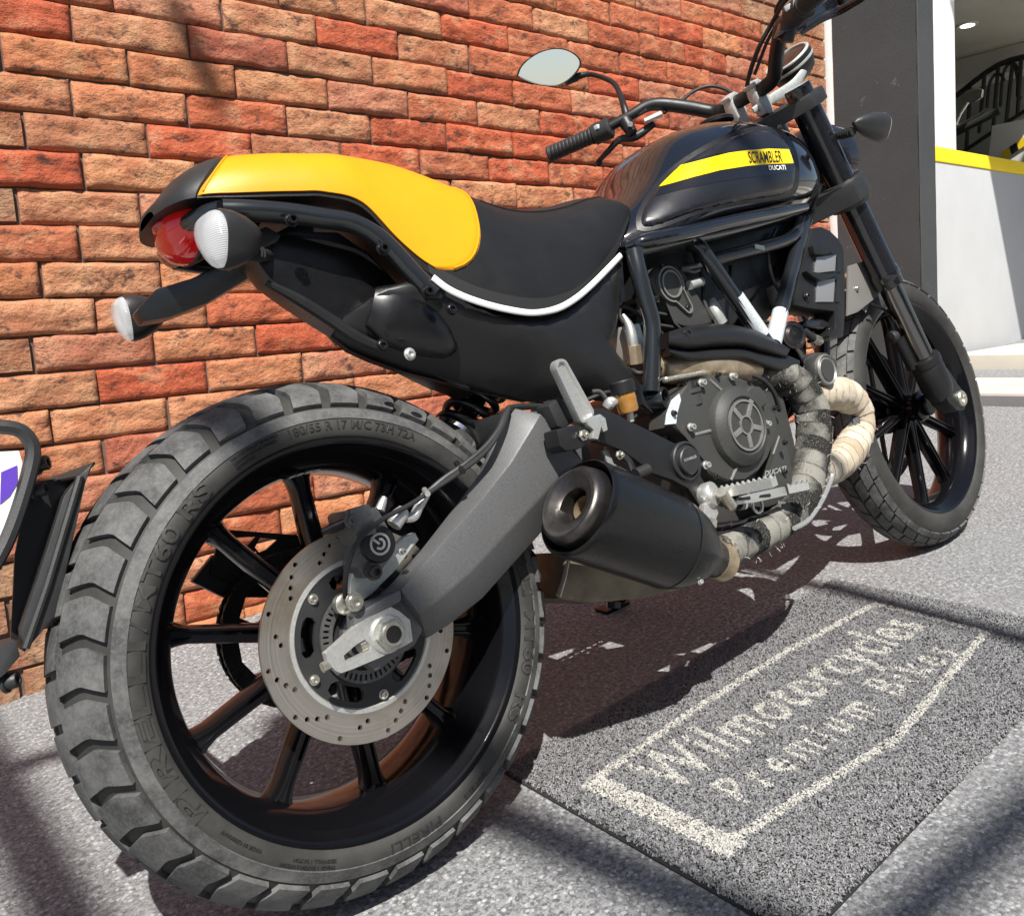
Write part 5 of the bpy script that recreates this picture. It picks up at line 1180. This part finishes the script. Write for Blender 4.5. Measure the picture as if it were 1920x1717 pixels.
part('shroud_tray', bevel_all(M().prism([P(u, v, -.10) for u, v in ((1512, 600), (1560, 594), (1566, 606), (1540, 618), (1510, 612))], (0, .06, 0)), .003), 'gloss', sr, 30)
hn = P(1488, 628, -.12); part('horn', M().lathe([(.0, -.010), (.020, -.010), (.026, -.004), (.026, .001), (.022, .003), (.018, .001), (.013, .005), (.006, .005), (0, .007)], hn, Vector((-.3, -1, .1)), 32), 'steel_dark', bike)
part('cooler_hose', M().tube([P(1505, 618, -.09), P(1522, 632, -.095), P(1536, 640, -.095)], .007, 10), 'rubber_black', bike)
part('hose_nut', M().cyl(P(1526, 634, -.095), P(1538, 640, -.096), .0095, 6), 'zinc', bike)
part('down_tube', M().cyl(P(1545, 628, -.05), P(1545, 680, -.05), .012, 10), 'satin', bike)
part('down_tube', M().cyl(P(1508, 640, -.02), P(1508, 680, -.02), .004, 10), 'rubber_black', bike)

# ---------------------------------------------------------------- fork, yokes, headlight
fk = empty('front_fork', bike)
F0, F1 = Vector((1.168, 0, 1.012)), Vector((1.420, 0, .362)); fa_ = (F1-F0).normalized(); FY = .105
def fpt(z): return F0+(F1-F0)*((F0.z-z)/(F0.z-F1.z))
for sg in (-1, 1):
    o = Vector((0, sg*FY, 0))
    part('fork_tube', M().lathe([(.0, 0), (.026, 0), (.0275, .003), (.0275, .03), (.0285, .05), (.0285, .415), (.0300, .418), (.0310, .424), (.0310, .432), (.0295, .436), (.0300, .44), (.0300, .452), (.024, .456), (.020, .456)], F0+o, fa_, 36), 'gloss', fk, 40)
    part('fork_stanchion', M().tube([fpt(.60)+o, fpt(.385)+o], .0225, 32), 'steel_dark' if sg > 0 else 'stanchion', fk, 60) if 'stanchion' in MT else None
MT['stanchion'] = simple('hard_chrome', (.20, .195, .19), .15, metal=1.0)
for sg in (-1, 1):
    o = Vector((0, sg*FY, 0)); a, b = fpt(.60)+o, fpt(.385)+o
    part('fork_stanchion', M().tube([a, b], .0225, 32), 'stanchion', fk, 60)
    axp = Vector((WBASE+.006, sg*FY, RF+.002))
    ft_ = M(); q0, q1 = fpt(.425)+o, fpt(.372)+o
    ft_.lathe([(.0225, 0), (.0325, .001), (.0335, .006), (.0335, .018), (.0315, .020), (.0325, .022), (.0330, .075), (.028, .095), (.02, .105), (0, .106)], q0, fa_, 32)
    part('fork_foot', ft_, 'plastic', fk, 40)
    part('axle_lug', bevel_all(M().prism([Vector((axp.x+dx, axp.y-.020, axp.z+dz)) for dx, dz in ((-.075, .055), (-.02, .075), (.010, .030), (.026, .012), (.026, -.016), (.008, -.028), (-.022, -.022), (-.05, .0))], (0, .04, 0)), .004), 'plastic', fk, 30)
    part('axle_end', M().lathe([(.0175, 0), (.0175, .006), (.0150, .009), (.0105, .009), (.0095, .004), (0, .004)], Vector((axp.x, sg*(FY+.020), axp.z)), (0, sg, 0), 24), 'zinc', fk)
def yoke(name, z, th, fwd, wid, mt_):
    c = fpt(z); e = Vector((-fa_.z, 0, fa_.x)); e = e if e.x > 0 else -e; m = M(); out = []
    for (px_, py) in ((-.085, -.045), (-.060, -.070), (-.045, -.125), (-.030, -.140), (0, -.146), (.028, -.140), (.040, -.115), (.040, -.08), (.020, -.05), (.020, .05), (.040, .08), (.040, .115), (.028, .140), (0, .146), (-.030, .140), (-.045, .125), (-.060, .070), (-.085, .045)): out.append(c+e*(px_*fwd)+Vector((0, py*wid, 0)))
    m.prism(out, fa_*th, .004); return part(name, m, mt_, fk, 30)
yoke('upper_yoke', .992, .028, 1.0, 1.0, 'plastic_grey'); yoke('lower_yoke', .815, .045, 1.0, 1.02, 'plastic_grey')
for sg in (-1, 1): part('yoke_clamp', M().lathe([(.030, 0), (.0400, .001), (.0415, .004), (.0415, .052), (.0400, .056), (.030, .057)], fpt(.818)+Vector((0, sg*FY, 0)), fa_, 36), 'plastic_grey', fk, 40)
bolt('yoke_bolt', P(1462, 240, -.07), .006, fk, 'zinc'); bolt('yoke_bolt', P(1440, 196, -.03), .008, fk, 'alu', ax=(-.3, -.2, 1))
hl = empty('headlight', bike)
part('headlight_shell', M().lathe([(0, -.055), (.035, -.052), (.066, -.030), (.081, .0), (.085, .035), (.085, .050), (.080, .052)], (1.33, 0, .895), (1, 0, -.08), 40), 'gloss', hl, 60)
part('headlight_glass', M().lathe([(.080, .050), (.06, .058), (.03, .062), (0, .063)], (1.33, 0, .895), (1, 0, -.08), 40), 'lens', hl, 60)
part('headlight_bracket', M().tube([P(1562, 265, -.105), P(1572, 300, -.10), P(1582, 330, -.10), P(1578, 350, -.10)], [.004, .005, .006, .004], 8, spl=4), 'plastic', hl)
fs = P(1632, 232, -.185)
indicator('turn_signal', P(1650, 238, -.182), Vector((1, -.02, -.08)), .0245, .088, [P(1600, 247, -.172), P(1572, 254, -.13), P(1560, 257, -.09)], 'right front indicator sticking out beside the fork')
fsL = P(1650, 238, -.182); indicator('turn_signal', Vector((fsL.x, -fsL.y, fsL.z)), Vector((1, .02, -.08)), .0245, .056, [Vector((q.x, -q.y, q.z)) for q in (P(1596, 246, -.150), P(1570, 253, -.115))], 'left front indicator hidden behind the tank')
mg = M(); rings = []
for k in range(25):
    a = R_(96+k*1.35); rings.append([(r*math.cos(a), y, r*math.sin(a)) for y, r in ((-.066, .296), (-.064, .322), (-.045, .338), (0, .345), (.045, .338), (.064, .322), (.066, .296), (.062, .320), (.043, .334), (0, .341), (-.043, .334), (-.062, .320))])
mg.loft(rings, True, True); mgo = part('front_mudguard', mg, 'mudguard', bike, 50); mgo.location = FC; mgo.rotation_euler = SM.to_euler()
part('mudguard_stay', M().prism([P(u, v, -.078) for u, v in ((1592, 498), (1625, 488), (1656, 506), (1660, 540), (1640, 560), (1610, 585), (1590, 592))], (0, .006, 0), .002), 'mudguard', bike)
for (u, v) in ((1633, 513), (1606, 541)): bolt('stay_bolt', P(u, v, -.079), .0045, bike, 'zinc', h=.004, hexa=False)
part('fork_cable', M().tube([P(1634, 570, -.08), P(1668, 588, -.085), P(1682, 620, -.088), P(1700, 660, -.09)], .0028, 8, spl=4), 'plastic', fk)
part('sensor_mount', M().cyl(P(1684, 634, -.088), P(1712, 690, -.088), .0125, 14), 'plastic', fk)
part('cable_grommet', M().lathe([(0, -.01), (.012, -.008), (.014, 0), (.012, .008), (0, .01)], P(1675, 632, -.085), (1, -.3, 0), 16), 'rubber_black', fk)

# ---------------------------------------------------------------- handlebar, controls, mirror, dash
hb = empty('handlebar', bike)
left = [P(1030, 290, .37), P(1105, 258, .28), P(1180, 218, .205), P(1212, 200, .178), P(1240, 196, .155), P(1290, 202, .115), P(1335, 210, .080), P(1358, 206, .052), P(1375, 196, .030)]
bar = left+[Vector((left[-1].x, 0, left[-1].z))]+[Vector((p.x, -p.y, p.z)) for p in reversed(left)]
part('bar', M().tube(bar, [.0108, .0108, .0112, .0125, .014, .0145, .0145, .0145, .0145, .0145, .0145, .0145, .0145, .0145, .014, .0125, .0112, .0108, .0108], 18, spl=6), 'plastic', hb, 60)
for sg in (1, -1):
    mir = lambda p: Vector((p.x, sg*p.y, p.z))
    g0, g1 = mir(P(1030, 290, .37)), mir(P(1112, 254, .272)); gm = M(); n = 60; rr2 = []
    for k in range(n+1):
        t = k/n; rr2.append(.0175+(.0016 if t < .04 else 0)+(.002 if t > .95 else 0)-(.0010 if (k % 5) == 0 else 0))
    gm.tube([g0.lerp(g1, k/n) for k in range(n+1)], rr2, 20); part('grip', gm, 'rubber_black', hb, 30)
    c = mir(P(1131, 246, .252)); dd = (g1-g0).normalized()
    sm = M(); sm.tube([c-dd*.024, c-dd*.021, c+dd*.016, c+dd*.020], [.017, .0225, .0225, .018], 20); part('switch_housing', sm, 'plastic_grey', hb, 35)
    part('switch_button', M().box(c+Vector((-.020, -.004*sg, .006)), (.010, .012, .010), bev=.002), 'label', hb)
    part('switch_button', M().box(c+Vector((-.021, .006*sg, -.008)), (.009, .010, .008), bev=.002), 'plastic', hb)
    part('lever_perch', M().tube([mir(P(1172, 228, .213)), mir(P(1185, 250, .20))], [.016, .012], 16), 'plastic', hb)
    if sg < 0: continue
    lv = [mir(P(1215, 232, .175)), mir(P(1180, 256, .205)), mir(P(1150, 262, .235)), mir(P(1128, 284, .265)), mir(P(1110, 303, .30))]
    part('lever', M().tube([p+Vector((.02, 0, 0)) for p in lv], [.007, .0095, .0075, .0065, .0055], 12, flat=.6, spl=5), 'plastic', hb, 50)
    part('lever_ball', M().lathe([(0, -.0085), (.006, -.006), (.0085, 0), (.006, .006), (0, .0085)], lv[-1]+Vector((.02, 0, -.004)), (0, 1, 0), 16), 'plastic', hb)
    part('clamp_screw', M().cyl(mir(P(1182, 233, .19)), mir(P(1182, 233, .178)), .006, 6), 'zinc', hb)
part('cable_adjuster', M().tube([P(1208, 228, .18), P(1240, 214, .155)], [.006, .0075], 10), 'alu', hb)
for sg, (u, v) in ((1, (1378, 200)), (-1, (1412, 170))):
    c = Vector((left[-1].x, sg*.030, left[-1].z)); cm = M()
    cm.prism([c+Vector((dx, -.011, dz)) for dx, dz in ((-.020, -.012), (-.021, .008), (-.012, .020), (.008, .022), (.022, .014), (.024, -.012), (.030, -.050), (-.002, -.050))], (0, .022, 0), .004); part('bar_clamp', cm, 'white_clamp', hb, 30)
    part('clamp_cap', M().box(c+Vector((-.012, 0, .013)), (.030, .024, .008), Matrix.Rotation(-.5, 3, 'Y'), .002), 'white_clamp', hb)
part('dash_bracket', M().tube([P(1412, 208, -.03), P(1450, 184, -.035), P(1490, 158, -.04), P(1516, 120, -.045)], [.006, .010, .011, .006], 10, flat=.35, spl=5), 'alu_dull', hb, 50)
rc = Vector((left[1].x, -left[1].y, left[1].z))
part('brake_master', bevel_all(M().prism([P(u, v, -.215) for u, v in ((1474, 60), (1488, 20), (1510, -6), (1560, -10), (1580, 4), (1560, 22), (1530, 34), (1500, 62))], (0, .03, 0)), .004), 'gloss', hb, 30)
part('brake_lever', M().tube([P(1498, 60, -.20), P(1540, 34, -.235), P(1575, 20, -.265), P(1618, -4, -.32)], [.009, .009, .008, .007], 12, flat=.6, spl=5), 'gloss', hb, 50)
part('fluid_cup', M().lathe([(0, 0), (.017, 0), (.018, .004), (.018, .018), (.021, .019), (.021, .028), (0, .030)], P(1592, 12, -.225), (0, 0, 1), 24), 'gloss', hb)
part('fluid_cup_lid', M().lathe([(.0, .0), (.0205, .0), (.0205, .004), (0, .005)], P(1592, 12, -.225)+Vector((0, 0, .0285)), (0, 0, 1), 24), 'chrome', hb)
part('throttle_cable', M().tube([P(1500, -20, -.22), P(1470, 5, -.18), P(1450, 40, -.13), P(1425, 85, -.09), P(1408, 130, -.05), P(1400, 165, -.02)], .0045, 8, spl=6), 'rubber_black', hb)
part('throttle_cable', M().tube([P(1478, -20, -.20), P(1455, 18, -.15), P(1458, 40, -.14), P(1438, 80, -.10), P(1415, 140, -.05)], .0035, 8, spl=6), 'rubber_black', hb)
part('clutch_cable', M().tube([P(1245, 212, .152), P(1275, 192, .14), P(1300, 172, .13), P(1330, 162, .11), P(1360, 168, .08), P(1385, 185, .05)], .0038, 8, spl=6), 'rubber_black', hb)
for t_ in (15, 12): pass
ds = empty('instrument_pod', bike); dc = P(1482, 122, -.008); da = Vector((-.60, -.02, .80)).normalized()
part('pod_shell', M().lathe([(0, -.038), (.030, -.036), (.044, -.026), (.0515, -.006), (.0525, .008), (.0520, .014)], dc, da, 44), 'plastic', ds, 50)
part('bezel', M().lathe([(.0520, .012), (.0520, .0165), (.0500, .0185), (.0460, .0180), (.0450, .014)], dc, da, 44), 'white_clamp', ds, 40)
part('glass', M().lathe([(.0455, .0150), (.03, .0160), (0, .0162)], dc, da, 44), 'gloss', ds, 60)
part('pod_band', M().lathe([(.0530, -.002), (.0540, .001), (.0530, .004)], dc, da, 44), 'alu_dull', ds, 60)
def Ppl(u, v, p0, n):
    d = LI @ ray(u, v); return O_B+d*((p0-O_B).dot(n)/d.dot(n))
mr = empty('rear_view_mirror', bike); M0 = P(1030, 128, .40); MN = (LI @ (Vector((-.70, -.70, .07)).normalized()-(LM @ P(1030, 128, .40)-CAM_POS).normalized())).normalized()
mo = smooth2([(969, 143), (976, 126), (992, 110), (1015, 97), (1042, 91), (1066, 95), (1084, 107), (1089, 120), (1081, 136), (1064, 152), (1044, 161), (1016, 160), (990, 153)], 4)
gl = [Ppl(u, v, M0, MN) for u, v in mo]; cen = sum(gl, Vector())/len(gl)
part('mirror_glass', M().add([cen-MN*.0+(p-cen)*.955+MN*.0012 for p in gl], [tuple(range(len(gl)))]), 'mirror', mr, None)
part('mirror_shell', M().loft([[cen+(p-cen)*.96+MN*.0005 for p in gl], [cen+(p-cen)*1.0+MN*.002 for p in gl], [cen+(p-cen)*1.02-MN*.002 for p in gl], [cen+(p-cen)*.98-MN*.010 for p in gl], [cen+(p-cen)*.80-MN*.020 for p in gl], [cen+(p-cen)*.45-MN*.026 for p in gl]]), 'plastic', mr, 50)
part('mirror_stem', M().tube([P(1076, 148, .385), P(1086, 143, .375), P(1108, 140, .35), P(1138, 149, .305), P(1154, 160, .27), P(1163, 180, .24), P(1170, 200, .215), P(1176, 222, .208)], [.0085, .008, .0058, .0058, .0060, .0062, .0075, .009], 14, spl=5), 'plastic', mr, 60)
part('mirror_joint', M().tube([P(1060, 152, .395), P(1082, 146, .38)], [.012, .0085], 14), 'plastic', mr)

# ================================================================== AROUND IT
MT['hazard_y'] = simple('hazard_yellow', (.75, .52, .01), .5)
lamp = building_root('ceiling_lamp'); tag(lamp, 'small round downlight in the showroom ceiling', 'lamp')
m_, n_, b_ = nodes('lamp_glow'); b_.inputs['Emission Color'].default_value = (1, .95, .85, 1); b_.inputs['Emission Strength'].default_value = 5; MT['glow'] = m_
WI = BW.transposed()
def wpt(u, v, n):
    o = WI @ (CAM_POS-W0); d = WI @ ray(u, v); return o+d*((n-o.y)/d.y)
def wps(u, v, s_):
    o = WI @ (CAM_POS-W0); d = WI @ ray(u, v); return o+d*((s_-o.x)/d.x)
def wpt_h(u, v, h):
    o = WI @ (CAM_POS-W0); d = WI @ ray(u, v); return o+d*((h-o.z)/d.z)
lc = wpt_h(1814, 48, 2.745)
obj('lamp_trim', M().lathe([(.05, 0), (.075, -.002), (.078, .006), (.05, .006)], (lc.x, lc.y, 2.742), (0, 0, 1), 24), MT['whiteplaster'], lamp)
obj('lamp_disc', M().lathe([(0, 0), (.05, 0)], (lc.x, lc.y, 2.740), (0, 0, 1), 24), MT['glow'], lamp)
rg_ = building_root('stair_railing'); tag(rg_, 'black wrought-iron stair railing inside the showroom', 'railing')
NR = 7.7
def rl_(name, pts, r): obj(name, M().tube([wps(u, v, NR) for u, v in pts], r, 6, spl=4 if len(pts) > 2 else 0), MT['iron'], rg_)
rl_('hand_rail', [(1780, 190), (1872, 122), (1960, 100)], .024)
rl_('bottom_rail', [(1770, 310), (1880, 235), (1960, 185)], .018)
for (u0, v0, u1, v1) in ((1846, 140, 1836, 250), (1872, 122, 1862, 245), (1899, 115, 1887, 228), (1820, 165, 1812, 280), (1915, 108, 1908, 215)): rl_('baluster', [(u0, v0), (u1, v1)], .016)
for (u, v) in ((1862, 140), (1888, 120)): rl_('scroll', [(u-12, v+80), (u-8, v+25), (u+2, v+2), (u+14, v), (u+21, v+12)], .013)
rl_('scroll', [(1902, 120), (1908, 150), (1908, 180), (1915, 184)], .013)
pm_ = building_root('parked_motorcycle'); tag(pm_, 'chrome mirror and lever of a motorcycle parked inside the showroom', 'motorcycle')
NM = 5.7
obj('mirror', M().prism([wps(u, v, NM) for u, v in ((1800, 180), (1828, 162), (1842, 168), (1840, 182), (1826, 192), (1803, 196))], (.03, 0, 0), .006), MT['chrome'], pm_)
obj('mirror_stem', M().tube([wps(1815, 192, NM), wps(1800, 215, NM), wps(1790, 240, NM)], .010, 8), MT['chrome'], pm_)
obj('lever', M().tube([wps(1796, 240, NM), wps(1830, 222, NM), wps(1852, 205, NM)], [.02, .016, .012], 8, flat=.5), MT['chrome'], pm_)
obj('grip', M().tube([wps(1790, 250, NM), wps(1830, 230, NM), wps(1875, 207, NM)], [.024, .024, .026], 10), MT['rubber_black'], pm_)
hz = building_root('barrier_post'); tag(hz, 'low cream block edged with black and yellow hazard tape in the showroom', 'barrier')
obj('block', M().prism([wps(u, v, 6.6) for u, v in ((1860, 236), (1960, 215), (1960, 330), (1850, 330))], (.3, 0, 0), .004), MT['interior'], hz)
for k, c in enumerate(('hazard_y', 'decal', 'hazard_y', 'decal')):
    x = 1878+k*14; obj('tape_band', M().prism([wps(u, v, 6.585) for u, v in ((x, 285-k*9), (x+14, 276-k*9), (x+18, 290-k*9), (x+4, 299-k*9))], (.008, 0, 0)), MT[c], hz, None)

# the other side of the street, seen only in the mirror and in the black paint
ob = empty('street_building', None, (1.0, -9.0, 0)); tag(ob, 'pale building across the street behind the viewer', 'building')
obj('wall', M().box((0, -1.0, 2.6), (16, 2.0, 5.2)), MT['whiteplaster'], ob, None)
for k in range(5):
    obj('window', M().box((-6+k*3.0, .015, 3.4), (.9, .06, 1.3), bev=.02), MT['gloss'], ob, None); obj('door', M().box((-6+k*3.0, .015, 1.15), (1.3, .06, 2.3), bev=.02), MT['charcoal'], ob, None)
for k in range(16): obj('pilaster', M().box((-7.5+k*1.0, .04, 2.6), (.12+.1*(k % 3), .1, 5.2)), MT['charcoal' if k % 2 else 'greyplaster'], ob, None)
obj('cornice', M().box((0, .1, 5.25), (16.2, 2.2, .14)), MT['greyplaster'], ob, None)
# unseen rods added overhead to cast soft shadow bands on pavement and wall
def shadow_line(A, B_, h, r, ext=.6):
    d = (B_-A).normalized(); A = A-d*ext; B_ = B_+d*ext; up_ = -SUN_D*(h/-SUN_D.z)
    o = obj('shadow_rod', M().tube([A+up_, (A+B_)/2+up_, B_+up_], r, 8), MT['iron']); tag(o, 'unseen black cable strung high over the pavement', 'rod', 'unseen rods added to cast shadow bands')
for a, b, h, r in (((-60, 1460), (110, 1412), 4.6, .026), ((10, 1500), (120, 1717), 5.0, .045), ((985, 1550), (1335, 1702), 5.2, .040), ((1700, 1717), (1920, 1525), 5.4, .034), ((1508, 1092), (1920, 1206), 4.2, .024)):
    shadow_line(ground_at(*a), ground_at(*b), h, r, .05 if a[0] < 0 else .6)
for a, b, h, r in (((330, 20), (400, 170), 4.4, .030),):
    shadow_line(W0+BW @ wpt(*a, -.02), W0+BW @ wpt(*b, -.02), h, r, 0.0)

# small plumbing and wiring round the engine
rg3 = random.Random(11)
for pts, r, m_ in (([(1240, 560, -.09), (1262, 600, -.10), (1300, 612, -.11), (1345, 600, -.10)], .0035, 'rubber_black'),
                   ([(1300, 470, -.09), (1318, 520, -.10), (1322, 570, -.10), (1345, 612, -.11)], .0045, 'rubber_black'),
                   ([(1370, 500, -.09), (1372, 560, -.11), (1400, 600, -.11), (1440, 605, -.10)], .0040, 'rubber_black'),
                   ([(1455, 430, -.09), (1440, 470, -.10), (1448, 520, -.10), (1470, 560, -.10)], .0035, 'plastic_grey'),
                   ([(1180, 690, -.11), (1200, 700, -.13), (1235, 690, -.13), (1250, 700, -.12)], .0040, 'rubber_black'),
                   ([(1100, 750, -.11), (1140, 735, -.12), (1180, 735, -.12), (1205, 760, -.12)], .0035, 'rubber_black'),
                   ([(1400, 700, -.14), (1430, 712, -.15), (1450, 735, -.15), (1462, 770, -.14)], .0040, 'rubber_black'),
                   ([(1290, 950, -.13), (1330, 990, -.14), (1380, 985, -.14), (1430, 960, -.13)], .0035, 'rubber_black')):
    part('engine_hose', M().tube([P(*p) for p in pts], r, 8, spl=6), m_, en, 60)
for (u, v, y) in ((1345, 703, -.166), (1405, 714, -.166), (1452, 765, -.166), (1470, 830, -.166), (1470, 885, -.152), (1340, 893, -.166), (1395, 907, -.166), (1262, 775, -.166)):
    bolt('case_screw', P(u, v, y), .0036, en, 'steel_dark', h=.005, hexa=False)
for (u, v, y) in ((1230, 560, -.106), (1300, 625, -.106), (1335, 600, -.106), (1240, 500, -.106)):
    bolt('case_screw', P(u, v, y), .0034, en, 'steel_dark', h=.004, hexa=False)
for k in range(5):
    q = .58+.02*k; part('cylinder_fin', M().box((.66, -.005, q-.03), (.15, .19, .004), Matrix.Rotation(.25, 3, 'Y'), .001), 'engine', en)

# unseen sheet added above the picture; its slanted edge shades the right end of the plastered wall
aw = building_root('shade_blocker'); tag(aw, 'unseen grey awning above the entrance beyond the pillar', 'blocker')
SL = WI @ SUN_D; aq = [wpt(1779, -6, 0), wpt(1856, 320, 0), wpt(1916, 640, 0), wpt(1916, 640, 0)+Vector((2.5, 0, 0)), wpt(1779, -6, 0)+Vector((3.0, 0, .4))]
obj('blocker_sheet', M().prism([p-SL*3.0 for p in aq], (0, -.02, .02)), MT['greyplaster'], aw, None)
